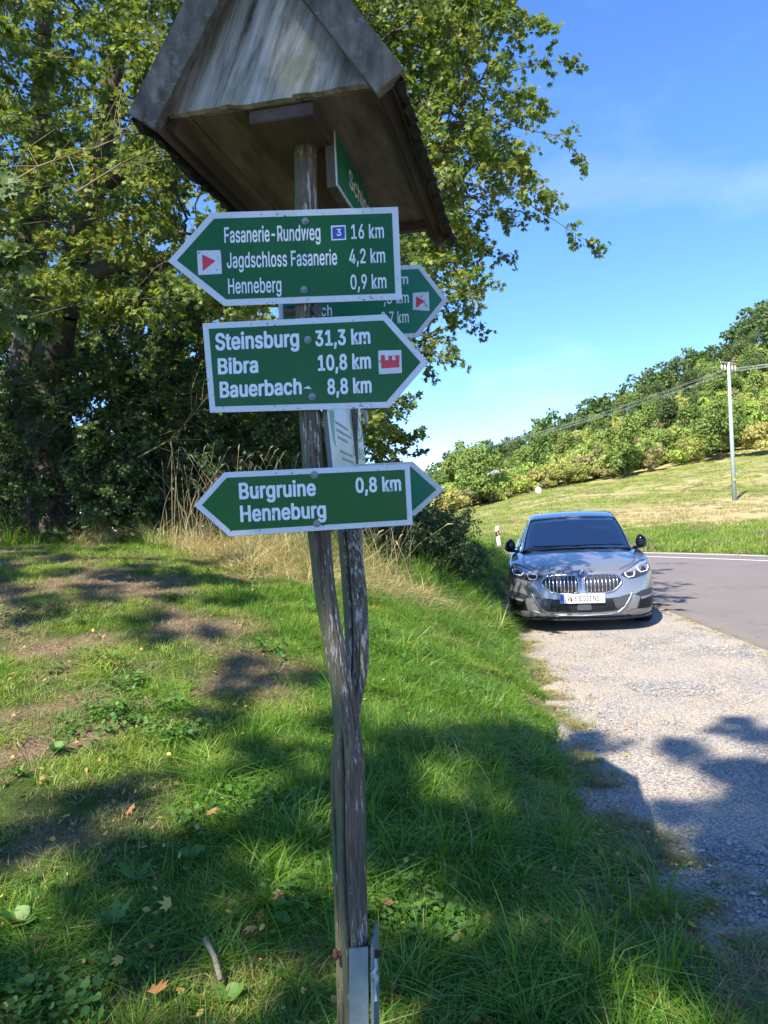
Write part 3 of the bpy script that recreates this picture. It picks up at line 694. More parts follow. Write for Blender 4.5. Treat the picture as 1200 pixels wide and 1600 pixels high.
for row, (Y0, Y1, n_, kinds, w_) in enumerate([(103, 110, 40, [0, 2, 3, 4, 5], [.14, .28, .24, .24, .10]), (111, 121, 44, [0, 2, 3, 4, 5], [.14, .32, .28, .18, .08]),
                                                (122, 136, 46, [0, 2, 3, 4, 1], [.16, .34, .30, .16, .04]), (137, 156, 46, [0, 1, 2, 3, 4], [.24, .08, .30, .26, .12]), (157, 180, 46, [0, 1, 3, 2], [.38, .27, .20, .15]), (181, 207, 46, [1, 0, 3], [.45, .40, .15])]):
    for i in range(n_):
        px = 640 + 590 * (i + hrng.uniform(.05, .95)) / n_; Y = hrng.uniform(Y0, Y1) + (8 if px < 760 and row == 0 else 0)
        x, y = XY(px, Y); k = int(hrng.choice(kinds, p=w_)); k = int(hrng.choice([0, 3, 2])) if (k == 1 and px < 1020 and hrng.random() < .75) else k; hill_plant(k, x, y, hrng.uniform(.5, 1.02) * (.85 if row < 2 else 1.), hrng.uniform(.8, 1.2), label=KINDS_[k][4].replace(' high', '').replace(' on the wooded hillside', '') + ' ' + ROWW[row] + ' ' + ZONW[min(4, int(np.searchsorted([760, 885, 1010, 1115], px)))], keepgroup=True); cnt += 1
scr = []
for i, m in enumerate([h_yell, h_lime, h_brown, h_green, h_lime, h_gold]):
    o = link('c', clump_mesh('c', hrng, 2.0, 1.5, 420, .26, lobes=4, low=.02), m); scr.append(o)
px = hrng.uniform(640, 1240, 1100); Y = hrng.uniform(101, 205, 1100); x = (px - 600) * Y / FPX; s = hrng.uniform(.6, 1.5, 1100)
scatter('hillside_scrub', np.stack([x, Y, ground_z(x, Y) - .1], 1), np.stack([x * 0, x * 0, hrng.uniform(0, 6, 1100)], 1), np.stack([s, s, s * hrng.uniform(.8, 1.4, 1100)], 1), hrng.integers(0, 6, 1100), scr)
# named individuals
hill_plant(5, *XY(705, 92), .95, .95, 'round golden bush standing alone on the meadow beside the lowest arrow tip')
hill_plant(5, *XY(688, 97), .85, .95, 'smaller golden bush behind the round golden meadow bush')
hill_plant(0, *XY(752, 104), 1.05, .95, 'round green tree at the left end of the wood edge')
hill_plant(0, *XY(738, 110), 1.15, 1.0, 'tall green tree behind the left end of the wood edge')
hill_plant(0, *XY(694, 150), .8, 1.1, 'small pale green tree at the far left of the hillside')
hill_plant(0, *XY(716, 165), 1.15, 1.35, 'slender tree whose top rises above the left end of the hill')
hill_plant(0, *XY(978, 101), 1.0, .95, 'upright dark green tree standing forward in the middle of the wood edge')
hill_plant(5, *XY(1192, 97), 1.15, 1.0, 'golden yellow tree at the wood edge by the right picture border')
hill_plant(0, *XY(1130, 99), .95, 1.0, 'dark green shrub directly behind the utility pole')
# ridge wood: one mass
r_ = np.random.default_rng(9); base = [clump_mesh('w%d' % i, r_, 9, 3.4, 330, .78, 7) for i in range(4)]
Vs, Fs, Rn = [], [], []; off = 0
for b in base:
    v = np.zeros(len(b.vertices) * 3, np.float32); b.vertices.foreach_get('co', v); f = np.zeros(len(b.loops), np.int32); b.loops.foreach_get('vertex_index', f)
    q = np.zeros(len(b.vertices), np.float32); b.attributes['rnd'].data.foreach_get('value', q); Vs.append(v.reshape(-1, 3)); Fs.append(f.reshape(-1, 3)); Rn.append(q)
OV, OF, ORN = [], [], []
for i in range(230):
    px = r_.uniform(560, 1420) if i > 20 else r_.uniform(1210, 1420); Y = r_.uniform(200, 236) if i > 40 else r_.uniform(130, 200); x, y = XY(px, Y)
    if i <= 40 and px < 1215: px = r_.uniform(1240, 1420); x, y = XY(px, Y)
    j = r_.integers(4); a = r_.uniform(0, 6.28); s = r_.uniform(.85, 1.2)
    if i >= 140: px = r_.uniform(-120, 470); Y = r_.uniform(42, 62); x, y = XY(px, Y); s = r_.uniform(.6, .8)
    c_, s_ = math.cos(a) * s, math.sin(a) * s
    v = Vs[j]; OV.append(np.stack([v[:, 0] * c_ - v[:, 1] * s_ + x, v[:, 0] * s_ + v[:, 1] * c_ + y, v[:, 2] * s + gz(x, y) - .3], 1)); OF.append(Fs[j] + off); ORN.append(Rn[j]); off += len(v)
link('ridge_wood', np_mesh('ridge_wood', np.concatenate(OV), np.concatenate(OF), {'rnd': np.concatenate(ORN)}), h_ridge, kind='stuff')
# small hut between the bushes, stone by the meadow
hx, hy = XY(776, 118); hzz = gz(hx, hy)
hut = thing('garden_hut', 'small hut with grey roof half hidden in the bushes at the wood edge', 'hut', (hx, hy, hzz))
bm = bmesh.new(); box(bm, (0, 0, 1.7), (3.2, 2.4, 3.4)); bm_obj('wall', bm, mat('hut_wall', (.2, .14, .09)), hut)
prism('roof', [(-1.9, 3.3), (1.9, 3.3), (0, 4.2)], -1.5, 1.5, mat('hut_roof', (.35, .38, .42), .6), hut)
bx, by = XY(843, 97); bm = bmesh.new(); bmesh.ops.create_icosphere(bm, subdivisions=3, radius=.45)
for v in bm.verts: v.co *= 1 + .25 * noise.noise(v.co * 2.3); v.co.z *= 1.3
tag(bm_obj('boulder', bm, mat('pale_stone', (.5, .48, .43), .9), smooth=True), 'pale grey boulder at the meadow edge below the bushes', 'rock').location = (bx, by, gz(bx, by) + .3)

# ------------------------------------------------------------------ utility pole and wires
def steel(name, c, r=.5, me_=.0):
    m = mat(name, c, r, me_); n = N(m); n.col(n.mix(n.ramp(n.noise(7, 5, .7), [(.4, BW(0)), (.75, BW(.5))]), c, tuple(v * .65 for v in c))); return m
pole_m = steel('pole_green_grey', (.34, .42, .38), .7)
PY = 55.; px_ = (1148 - 600) * PY / FPX; pz = gz(px_, PY)
top = at(1138, 567, PY + .6); base_ = Vector((px_, PY, pz))
pole = thing('utility_pole', 'tall slender grey green utility pole with crossarm standing in the meadow', 'utility pole', tuple(base_))
T_ = top - base_
link('pole', tube([(0, 0, -.3), tuple(T_ * .5), tuple(T_)], [.17, .135, .10], 12, 'pole'), pole_m, pole)
arm_m = mat('crossarm', (.30, .34, .33), .6)
ad = Vector((.83, .56, 0)).normalized()
bm = bmesh.new(); cyl(bm, T_ + ad * -.95, T_ + ad * .95, .05, seg=8); box(bm, (0, 0, 0), (.16, .16, .1), Matrix.Translation(T_)); bm_obj('crossarm', bm, arm_m, pole)
ins_m = mat('porcelain', (.55, .52, .47), .3)
IP = []
for t in (-.85, -.45, .45, .85):
    p = T_ + ad * t; q = p + Vector((0, 0, -.55)); me = tube([tuple(p), tuple(p + (q - p) * .4), tuple(p + (q - p) * .45), tuple(p + (q - p) * .7), tuple(q)], [.02, .02, .075, .05, .075], 8, 'insulator')
    link('insulator', me, ins_m, pole); IP.append(base_ + q)
bm = bmesh.new(); box(bm, (-.02, -.17, 1.5), (.16, .02, .12)); bm_obj('number_plate', bm, mat('yellow_tag', (.7, .5, .05)), pole)
wire_m = mat('wire', (.45, .46, .46), .4, .3)
WL = at(600, 706, 175); WR = Vector((95, 20, 16))
for i, p in enumerate(IP):
    pts = []
    for end, s in ((WL, -1), (WR, 1)):
        e = end + ad * (-.85, -.45, .45, .85)[i]; seq = [p + (e - p) * t + Vector((0, 0, -4 * (2.6 if s < 0 else 1.2) * t * (1 - t))) for t in np.linspace(0, 1, 26)]
        pts = (seq[::-1][:-1] + [p]) if s < 0 else pts + seq[1:]
    o = link('overhead_wire', tube([tuple(q) for q in pts], .011, 5, 'overhead_wire'), wire_m)
    tag(o, ['overhead wire fixed at the left end of the crossarm', 'overhead wire fixed left of the pole top', 'overhead wire fixed right of the pole top', 'overhead wire fixed at the right end of the crossarm'][i], 'wire', 'overhead wires')

# ------------------------------------------------------------------ delineator post
dx, dy = 3.95, 26.8; dzv = max(gz(dx, dy), 0) - .03
dp = thing('delineator_post', 'white roadside delineator post with slanted black band beside the car', 'delineator post', (dx, dy, dzv)); dp.rotation_euler = (0, R_(-4), R_(4)); dp.scale = (1, 1, .86)
wp = mat('post_white', (.78, .78, .76), .5); bp = mat('post_black', (.02, .02, .02), .5); op_ = mat('reflector_orange', (.8, .30, .02), .25)
def dpoly(z0, z1, sl0, sl1, w, d): 
    return [(-w, z0 - sl0), (w, z0 + sl0), (w, z1 + sl1), (-w, z1 - sl1)]
prism('body', [(-.06, -.2), (.06, -.2), (.06, .56), (-.06, .50)], -.05, .05, wp, dp, bevel=.008)
prism('black_band', [(-.061, .501), (.061, .561), (.061, .76), (-.061, .70)], -.051, .051, bp, dp)
prism('cap', [(-.06, .701), (.06, .761), (.06, .93), (-.06, .90)], -.05, .05, wp, dp, bevel=.008)
prism('reflector', [(-.022, .565), (.022, .58), (.022, .70), (-.022, .685)], -.058, -.052, op_, dp)
#@@NEXT@@
# ------------------------------------------------------------------ grass, weeds, leaves, stones
def blades(name, r_, nb, h, spread, wdt, bend, m):
    V = []; F = []; RN = []
    for _ in range(nb):
        a = r_.uniform(0, 6.28); q = spread * math.sqrt(r_.random()); x, y = q * math.cos(a), q * math.sin(a)
        d = a + r_.normal(0, .9); hh = h * r_.uniform(.5, 1.15); ww = wdt * r_.uniform(.7, 1.3); bd = bend * r_.uniform(.3, 1.6); o = len(V); rn = r_.random()
        dx_, dy_ = math.cos(d), math.sin(d); fa = d + PI / 2 + r_.normal(0, .6); sx_, sy_ = math.cos(fa), math.sin(fa)
        for i, t in enumerate((0, .35, .7, 1.)):
            b_ = bd * hh * t ** 2; z = hh * (t - .38 * min(bd, 1.4) * t ** 2.2); wv = ww * (1 - t ** 1.6) * .5
            if i < 3: V += [(x + dx_ * b_ - sx_ * wv, y + dy_ * b_ - sy_ * wv, z - .01), (x + dx_ * b_ + sx_ * wv, y + dy_ * b_ + sy_ * wv, z - .01)]; RN += [rn, rn]
            else: V.append((x + dx_ * b_, y + dy_ * b_, z)); RN.append(rn)
        F += [(o, o + 1, o + 3), (o, o + 3, o + 2), (o + 2, o + 3, o + 5), (o + 2, o + 5, o + 4), (o + 4, o + 5, o + 6)]
    return link(name, np_mesh(name, V, F, {'rnd': RN}), m)
def gmat(name, stops, trans=.35):
    m = leaf_mat(name, stops, trans, 1.5, .42); return m
g_green = gmat('grass_green', [(0, (.065, .16, .014)), (.5, (.12, .25, .022)), (.9, (.19, .33, .04)), (1, (.38, .37, .13))])
g_pale = gmat('grass_light', [(0, (.14, .23, .022)), (.5, (.22, .32, .038)), (.85, (.31, .38, .08)), (1, (.50, .46, .19))])  # paler yellow-green blades, mixed in by patch noise and at random
g_dry = gmat('grass_dry', [(0, (.20, .22, .07)), (.35, (.46, .38, .17)), (.8, (.62, .51, .27)), (1, (.16, .22, .05))], .3)
g_green2 = gmat('grass_deep', [(0, (.045, .13, .015)), (.6, (.09, .21, .026)), (1, (.16, .28, .04))])
g_mix = gmat('grass_mixed', [(0, (.08, .15, .02)), (.35, (.17, .22, .05)), (.6, (.32, .28, .13)), (1, (.42, .33, .18))], .3)
g_thatch = gmat('grass_thatch', [(0, (.16, .12, .06)), (.5, (.32, .25, .14)), (1, (.48, .38, .24))], .2)
w_leaf = leaf_mat('weed_leaf', [(0, (.05, .14, .02)), (.6, (.09, .20, .035)), (1, (.16, .26, .05))], .3, 1.4)
gr = np.random.default_rng(5)
def tile(r_, side, tufts, nb, h, spread, wdt, bend, m, hvar=.3):
    """a square sod of grass tufts"""
    V = []; F = []; RN = []
    for _ in range(tufts):
        cx, cy = r_.uniform(-side / 2, side / 2, 2); hk = max(.35, 1 + r_.normal(0, hvar)); lean = r_.normal(0, .35, 2)
        for _ in range(nb):
            a = r_.uniform(0, 6.28); q = spread * math.sqrt(r_.random()); x, y = cx + q * math.cos(a), cy + q * math.sin(a)
            d = a + r_.normal(0, .7); hh = h * hk * r_.uniform(.45, 1.15); ww = wdt * r_.uniform(.6, 1.3); bd = bend * r_.uniform(.3, 1.7); o = len(V); rn = r_.random()
            dx_, dy_ = math.cos(d) + lean[0], math.sin(d) + lean[1]; fa = d + PI / 2 + r_.normal(0, .6); sx_, sy_ = math.cos(fa), math.sin(fa)
            for i, t in enumerate((0, .4, .75, 1.)):
                b_ = bd * hh * t ** 2; z = hh * (t - .42 * min(bd, 1.5) * t ** 2.2); wv = ww * (1 - t ** 1.8) * .5
                if i < 3: V += [(x + dx_ * b_ - sx_ * wv, y + dy_ * b_ - sy_ * wv, z - .012), (x + dx_ * b_ + sx_ * wv, y + dy_ * b_ + sy_ * wv, z - .012)]; RN += [rn, rn]
                else: V.append((x + dx_ * b_, y + dy_ * b_, z)); RN.append(rn)
            F += [(o, o + 1, o + 3), (o, o + 3, o + 2), (o + 2, o + 3, o + 5), (o + 2, o + 5, o + 4), (o + 4, o + 5, o + 6)]
    return link('t', np_mesh('t', V, F, {'rnd': RN}), m)
LAWN_K = [(g_green, .070, 1.0), (g_green, .060, 1.0), (g_pale, .060, 1.0), (g_pale, .055, 1.0), (g_mix, .050, .8), (g_mix, .045, .6), (g_thatch, .035, .55), (g_thatch, .030, .45)]
P_lawn = [tile(gr, .24, int(30 * k), 12, h, .03, .0042, .9, m) for m, h, k in LAWN_K]
P_long = [tile(gr, .26, 9, 20, .19, .035, .0062, 1.05, g_green) for _ in range(3)] + [tile(gr, .26, 8, 20, .16, .035, .006, 1.1, g_green2) for _ in range(2)] + [tile(gr, .26, 8, 16, .15, .035, .006, 1.1, g_pale)]
P_dry = [tile(gr, .34, 7, 20, .42, .05, .006, .8, g_dry) for _ in range(3)] + [tile(gr, .34, 6, 18, .36, .05, .007, .8, g_green) for _ in range(2)]
P_tall = [tile(gr, .34, 9, 20, .36, .05, .009, .7, g_green) for _ in range(2)] + [tile(gr, .34, 8, 20, .32, .05, .009, .8, g_pale), tile(gr, .34, 8, 20, .34, .05, .009, .7, g_green2)]
def patch(x, y): return vn(x, y, 1.7, 5) + .6 * vn(x, y, 4.3, 1) + .65 * sstep(-1.6, -.2, x) - .25 * sstep(-.3, -1.2, x) - .25 * sstep(5.5, 3.5, y) * sstep(-.8, -2.0, x)
def grid_pts(x0, x1, y0, y1, step, jit=.5):
    a, b = np.meshgrid(np.arange(x0, x1, step), np.arange(y0, y1, step)); x = a.ravel() + gr.uniform(-jit, jit, a.size) * step; y = b.ravel() + gr.uniform(-jit, jit, a.size) * step; return x, y
def orient(n_, tilt=.15): return np.stack([gr.normal(0, tilt, n_), gr.normal(0, tilt, n_), gr.uniform(0, 6.28, n_)], 1)
def on_slope(x, y, tilt=.05):
    e = .12; zx = (ground_z(x + e, y) - ground_z(x - e, y)) / (2 * e); zy = (ground_z(x, y + e) - ground_z(x, y - e)) / (2 * e)
    zx = np.clip(zx, -.7, .7); zy = np.clip(zy, -.7, .7); out = []
    yaw = gr.uniform(0, 6.28, len(x)); tx = gr.normal(0, tilt, len(x))
    for i in range(len(x)):
        q = Vector((-zx[i] + tx[i], -zy[i], 1)).to_track_quat('Z', 'Y').to_matrix() @ Matrix.Rotation(yaw[i], 3, 'Z'); out.append(tuple(q.to_euler()))
    return np.array(out)
def put(name, x, y, s, pick, protos, zoff=0., hs=None, z=None):
    z = ground_z(x, y) if z is None else z
    scatter(name, np.stack([x, y, z + zoff], 1), on_slope(x, y), np.stack([s, s, s if hs is None else hs], 1), pick, protos)
# lawn
x, y = grid_pts(-6.6, 1.6, 1.3, 11.2, .175); ex = edge_x(y); jag = .07 * vn(x, y, 9.0, 3) + .07 * vn(x, y, 3.3, 6)
keep = (x < ex + jag - .07) & (np.abs(x) < .8 * y + .9) & ((y < 8.5) | (gr.random(len(x)) < .8)); x, y = x[keep], y[keep]; n_ = len(x); pv = patch(x, y) + gr.normal(0, .22, n_)
pick = np.select([pv < -.85, pv < -.55, pv < -.30, pv < -.05, pv < .20, pv < .45], [7, 6, 5, 4, 3, 2], 0); pick = np.where((pick == 0) & (gr.random(n_) < .5), 1, pick)
keep = ~((pv < -.75) & (gr.random(n_) < .15)); x, y, pv, pick = x[keep], y[keep], pv[keep], pick[keep]; n_ = len(x)
s = gr.uniform(.85, 1.15, n_); hs = s * gr.uniform(.75, 1.3, n_) * (.85 + .5 * sstep(0, .7, pv))
put('lawn_grass', x, y, s, pick, P_lawn, hs=hs)
# long lush grass near the post and along the gravel
x, y = grid_pts(-2.6, 1.4, 1.4, 8, .20); ex = edge_x(y); n_ = len(x)
pv = .8 * vn(x, y, 2.3, 9) + .4 * vn(x, y, 6, 2) + 1.0 * sstep(-1.2, -.1, x) - .55 * sstep(4.2, 6, y)
keep = (x < ex - .12 + .08 * vn(x, y, 7.0, 3)) & (pv > .22); x, y, pv = x[keep], y[keep], pv[keep]; n_ = len(x)
s = gr.uniform(.8, 1.15, n_); hs = s * (.45 + .55 * sstep(.2, 1.1, pv)) * (.5 + .5 * sstep(.0, .35, edge_x(y) - x)) * gr.uniform(.7, 1.2, n_)
put('long_grass', x, y, s, np.where(gr.random(n_) < .9, gr.integers(0, 5, n_), 5), P_long, hs=hs)
# small tufts creeping on to the gravel
P_tuft = [tile(gr, .05, 3, 14, .06, .03, .004, 1.1, m) for m in (g_green, g_pale, g_mix, g_thatch, g_thatch)]
y = 1.9 * (10.5 / 1.9) ** gr.random(3400); x = edge_x(y) + gr.normal(.03, .085, 3400); keep = vn(x, y, 5, 2) > -.1; x, y = x[keep], y[keep]
x = np.r_[x, gr.normal(1.62, .06, 26), gr.normal(1.36, .05, 16), gr.normal(3.72, .07, 90)]; y = np.r_[y, gr.normal(3.1, .04, 26), gr.normal(2.55, .04, 16), gr.uniform(6, 12, 90)]
n_ = len(x); s = gr.uniform(.4, 1.2, n_); put('gravel_edge_grass', x, y, s, gr.integers(0, 5, n_), P_tuft, z=np.where(x < edge_x(y), ground_z(x, y), .002))
# tall dry grass in front of the hedge
x, y = grid_pts(-5.4, 1.35, 7.2, 10.6, .19); n_ = len(x)
d = vn(x, y, 1.2, 4); lowlim = 9.2 - 1.5 * sstep(-2.9, -1.2, x) - .75 * sstep(-.3, .5, x)
keep = (y > lowlim + .35 * d) & (gr.random(n_) < .45 + .55 * sstep(-3.2, -1.2, x)) & (x < edge_x(y) - .3); x, y = x[keep], y[keep]; n_ = len(x)
s = gr.uniform(.75, 1.15, n_); hs = s * (1 - .5 * sstep(9.2, 7.6, y)) * gr.uniform(.5, 1.3, n_) * np.where(x < -2.6, .8, 1) * np.where(x > -.3, .72, 1); greenp = sstep(-.1, .9, x + .3 * vn(x, y, 3)) * .65 + .15 + .4 * (x < -2.8)
put('tall_dry_grass', x, y, s, np.where(gr.random(n_) < greenp, gr.integers(3, 5, n_), gr.integers(0, 3, n_)), P_dry, hs=hs)
# green verge beside the car
x, y = grid_pts(-1.2, 3.6, 8.0, 22, .22); n_ = len(x); keep = (x < edge_x(y) - .12) & (x > edge_x(y) - 2.6) & (gr.random(n_) < sstep(7.9, 9.2, y)) & ((y > 8.6) | (x > .75)); x, y = x[keep], y[keep]; n_ = len(x)
s = gr.uniform(.8, 1.1, n_); hs = s * (.35 + .65 * sstep(.1, .6, edge_x(y) - x)) * gr.uniform(.6, 1.2, n_)
put('verge_grass', x, y, s, np.where(gr.random(n_) < .9, gr.choice([0, 1, 3], n_), 2), P_tall, hs=hs)
# rough grass on the far side of the road
rbx = np.array(rb)
def right_of_outer(x, y):
    yy = rbx[:, 1]; xx = rbx[:, 0]; o = np.argsort(yy); return x - np.interp(y, yy[o], xx[o])
FT = [tile(gr, 1.2, 26, 16, .20, .12, .020, .7, m) for m in (g_pale, g_green, g_mix, g_pale)] + [tile(gr, 2.0, 26, 14, .13, .2, .03, .7, m) for m in (g_mix, g_dry, g_pale)]
x, y = grid_pts(0, 24, 18, 38, .8); n_ = len(x); keep = (right_of_outer(x, y) > 1.0) & (x < .58 * y) & (gr.random(n_) < 1 - .75 * sstep(30, 37, y)); x, y = x[keep], y[keep]; n_ = len(x)
put('roadside_grass', x, y, gr.uniform(.8, 1.1, n_), gr.choice([0, 0, 1, 2, 3], n_), FT[:4], hs=gr.uniform(.6, 1.2, n_))
x, y = grid_pts(4, 62, 31, 104, 1.55); n_ = len(x); keep = (x < .58 * y) & (x > .02 * y) & (gr.random(n_) < .8); x, y = x[keep], y[keep]; n_ = len(x)
put('meadow_grass', x, y, gr.uniform(.8, 1.1, n_), np.where((y > 33) & (y < 58) & (x / y > .16 + .10 * gr.random(n_)), gr.choice([1, 1, 1, 0], n_), gr.choice([0, 2, 2, 1], n_)), FT[4:], hs=gr.uniform(.5, 1.2, n_) * 1.3)
# white umbels by the road
um = mat('umbel_white', (.75, .75, .70), .8); st_m = mat('stalk', (.12, .18, .05), .8)
# broad-leaved weeds
def rosette(r_, k, L0, m, up=.5, shape=OVAL, wave=False):
    pos, dr, nr, sz = [], [], [], []
    for i in range(k):
        a = 2 * PI * i / k + r_.normal(0, .3); e = up * r_.uniform(.4, 1.4); pos.append((0, 0, 0)); dr.append((math.cos(a), math.sin(a), e)); nr.append((-math.cos(a) * e, -math.sin(a) * e, 1)); sz.append(L0 * r_.uniform(.6, 1.2))
    return leaves_mesh('leaf', np.array(pos, float), np.array(dr), np.array(nr), np.array(sz), shape, r_.uniform(0, 1, k))
def clover(r_, k, spread, hgt, leaf, shape=OVALW):
    pos = np.stack([r_.normal(0, spread, k), r_.normal(0, spread, k), r_.uniform(.3, 1, k) * hgt], 1); a = r_.uniform(0, 6.28, k)
    dr = np.stack([np.cos(a), np.sin(a), r_.normal(0, .2, k)], 1); nr = np.array([0, 0, 1.]) + r_.normal(0, .35, (k, 3))
    return leaves_mesh('leaf', pos, dr, nr, leaf * r_.uniform(.6, 1.3, k), shape, r_.uniform(0, 1, k))
def jagged():
    V = [(.5, 0, 0)]; xs = np.linspace(0, 1, 9); up = []
    for i, x in enumerate(xs):
        wd = .17 * math.sin(PI * min(x * .9 + .08, 1)) * (1.25 if i % 2 else .5); up.append((x, wd))
    ring = [(x, w_, .02 - .1 * x * x) for x, w_ in up] + [(x, -w_, .02 - .1 * x * x) for x, w_ in up[::-1]]
    V = [(x, y, z) for x, y, z in ring]; n2 = 9; F = []
    for i in range(n2 - 1): F += [(i, 2 * n2 - 2 - i, i + 1), (i, 2 * n2 - 1 - i, 2 * n2 - 2 - i)]
    return np.array(V), np.array(F)
def roundleaf():
    V = [(.45, 0, -.03)] + [(.5 - .5 * math.cos(t) * (1 if abs(math.cos(t)) < .9 else .86), .5 * math.sin(t), .05 * abs(math.sin(t))) for t in np.linspace(0, 2 * PI, 11)[:-1]]
    return np.array(V), np.array([(0, i, i % 10 + 1) for i in range(1, 11)])
JAG, RND = jagged(), roundleaf()
rr = np.random.default_rng(8)
P_weed = []
for i in range(4):
    for mk in (lambda: clover(rr, 18, .04, .055, .020), lambda: clover(rr, 10, .04, .065, .026, RND)):
        o = link('w', mk(), w_leaf); P_weed.append(o)
nn = 5200; y = 1.7 * (8.5 / 1.7) ** gr.random(nn); x = gr.uniform(-.56, .2, nn) * y; keep = (vn(x, y, 2.1, 11) + .5 * vn(x, y, 5.3, 7) > .42) & (x < edge_x(y) - .1) & (gr.random(nn) < np.where(y < 3.3, .45, .8)); x, y = x[keep], y[keep]; n_ = len(x)
s = gr.uniform(.6, 1.25, n_)
scatter('ground_weeds', np.stack([x, y, ground_z(x, y) + .01], 1), orient(n_, .2), np.stack([s, s, s], 1), gr.integers(0, 8, n_), P_weed)
# countable weeds
def ground_at(x, y):
    """point where the view ray through a picture point meets the ground"""
    r = ray(x, y); lo, hi = .5, 60.
    for _ in range(60):
        m_ = (lo + hi) / 2; p = CP + r * m_
        if p.z > gz(p.x, p.y): lo = m_
        else: hi = m_
    return CP + r * hi
for i, (x, y, k, L0, sh_, lab) in enumerate([(180, 1455, 8, .11, JAG, 'jagged dandelion leaves left of the fallen stick'), (215, 1385, 6, .10, JAG, 'upright jagged dandelion leaves above the larger dandelion'),
                                      (360, 1570, 4, .055, RND, 'round leaved weed at the lower end of the fallen stick'), (90, 1180, 14, .07, RND, 'leafy weed clump on the sunlit bare patch at the left'), (300, 1350, 6, .07, RND, 'round leaved weed in the middle of the shaded lawn'),
                                      (560, 1500, 5, .08, JAG, 'small jagged weed hidden in grass beside the post foot'), (30, 1450, 9, .09, RND, 'leafy weed clump at the lower left picture border'), (30, 1215, 8, .08, JAG, 'dark leafy weed at the left picture border beside the bare patch')]):
    p = ground_at(x, y); o = link('weed', rosette(np.random.default_rng(100 + i), k, L0, w_leaf, .75, sh_), w_leaf); o.location = (p.x, p.y, p.z + .02); tag(o, lab, 'weed')
# fallen leaves
dl = leaf_mat('fallen_leaf', [(0, (.28, .12, .04)), (.4, (.40, .22, .08)), (.7, (.45, .33, .08)), (1, (.60, .45, .10))], .15, 1.2, .7)
FL = [(30, 1392), (70, 1412), (205, 1285), (330, 1290), (270, 1445), (400, 1478), (463, 1415), (522, 1418), (445, 1425), (75, 1495), (195, 1530), (245, 1590), (935, 1358), (925, 1310), (960, 1345), (1010, 1550), (1060, 1575), (1000, 1385),
      (950, 1450), (880, 1310), (610, 1445), (655, 1295), (415, 1285), (375, 1440), (1035, 1590), (1075, 1455), (905, 1325), (700, 1285), (110, 1300), (160, 1345)]
for i, (x, y) in enumerate(FL):
    p = ground_at(x, y); r_ = np.random.default_rng(i); me = leaves_mesh('fallen_leaf', np.zeros((1, 3)), r_.normal(0, 1, (1, 3)) * [[1, 1, .2]], np.array([[r_.normal(0, .5), r_.normal(0, .5), 1.]]), np.array([r_.uniform(.045, .07)]), LEAF5, np.array([r_.random()]))
    o = link('fallen_leaf', me, dl); o.location = (p.x, p.y, p.z + (.07 if x < 870 else .03)); tag(o, 'dry brown or yellow maple leaf lying on the ' + ('grass near the lower left corner' if x < 300 and y > 1380 else 'grass of the upper left lawn' if x < 440 and y < 1380 else 'grass close beside the post foot' if x < 620 else 'ragged grass edge by the gravel' if x > 850 and y < 1500 else 'gravel edge at the bottom right' if x > 1000 else 'long grass right of the post'), 'leaf', 'fallen leaves on the grass')
for i, (x, y, lab) in enumerate([(1015, 1555, 'pale green fresh maple leaf on the gravel edge at the bottom'), (905, 1330, 'large yellow green maple leaf lying at the grass edge')]):
    pass
# fallen stick
sm = mat('stick_bark', rough=.9); n = N(sm); n.col(n.ramp(n.noise(20, 5, .7), [(.35, (.07, .055, .045)), (.5, (.20, .165, .14)), (.7, (.14, .10, .07))]))
a = ground_at(322, 1500) + Vector((0, 0, .07)); b = ground_at(346, 1556) + Vector((0, 0, .05)); mid = (a + b) / 2 + Vector((.006, 0, .008))
tag(link('stick', tube([tuple(a + (mid - a) * t) for t in (0, .5)] + [tuple(mid), tuple(mid + (b - mid) * .5), tuple(b)], [.011, .009, .0085, .010, .008], 8, 'stick'), sm), 'broken grey stick lying in the grass at the lower left', 'stick')
# stones of the lay-by
stone_m = mat('stone', rough=.85); n = N(stone_m); oi = n.attr('rnd')
n.col(n.mix(n.ramp(n.noise(60, 4, .6), [(.3, BW(0)), (.7, BW(.3))]), n.ramp(oi.outputs['Fac'], [(0, (.15, .155, .165)), (.35, (.25, .25, .255)), (.7, (.34, .33, .31)), (.92, (.42, .38, .32)), (1, (.54, .50, .44))]), (.16, .15, .14)))
ico = bmesh.new(); bmesh.ops.create_icosphere(ico, subdivisions=1, radius=.5); IV = np.array([v.co[:] for v in ico.verts]); IF = np.array([[v.index for v in f.verts] for f in ico.faces]); ico.free()
def stone_tile(r_, side, k, mu, sd=.42):
    V = []; F = []; RN = []
    for i in range(k):
        s_ = min(math.exp(r_.normal(mu, sd)), .036); v = IV * (1 + r_.uniform(-.28, .28, (len(IV), 1))) * np.array([1.15, .9, .6]) * s_; M_ = np.array(Matrix.Rotation(r_.uniform(0, 6.28), 3, 'Z') @ Matrix.Rotation(r_.normal(0, .4), 3, 'X'))
        V.append(v @ M_.T + np.array([*r_.uniform(-side / 2, side / 2, 2), s_ * .12])); F.append(IF + i * len(IV)); RN.append(np.full(len(IV), r_.random()))
    return link('s', np_mesh('s', np.concatenate(V), np.concatenate(F), {'rnd': np.concatenate(RN)}), stone_m)
STN = [stone_tile(rr, .22, 150, -4.75) for _ in range(4)] + [stone_tile(rr, .22, 60, -4.95) for _ in range(3)] + [stone_tile(rr, .22, 22, -5.0) for _ in range(2)]
x, y = grid_pts(.9, 4, 1.9, 9.3, .19); n_ = len(x); keep = (x > edge_x(y) + .06) & (x < 3.68) & (x < .56 * y); x, y = x[keep], y[keep]; n_ = len(x)
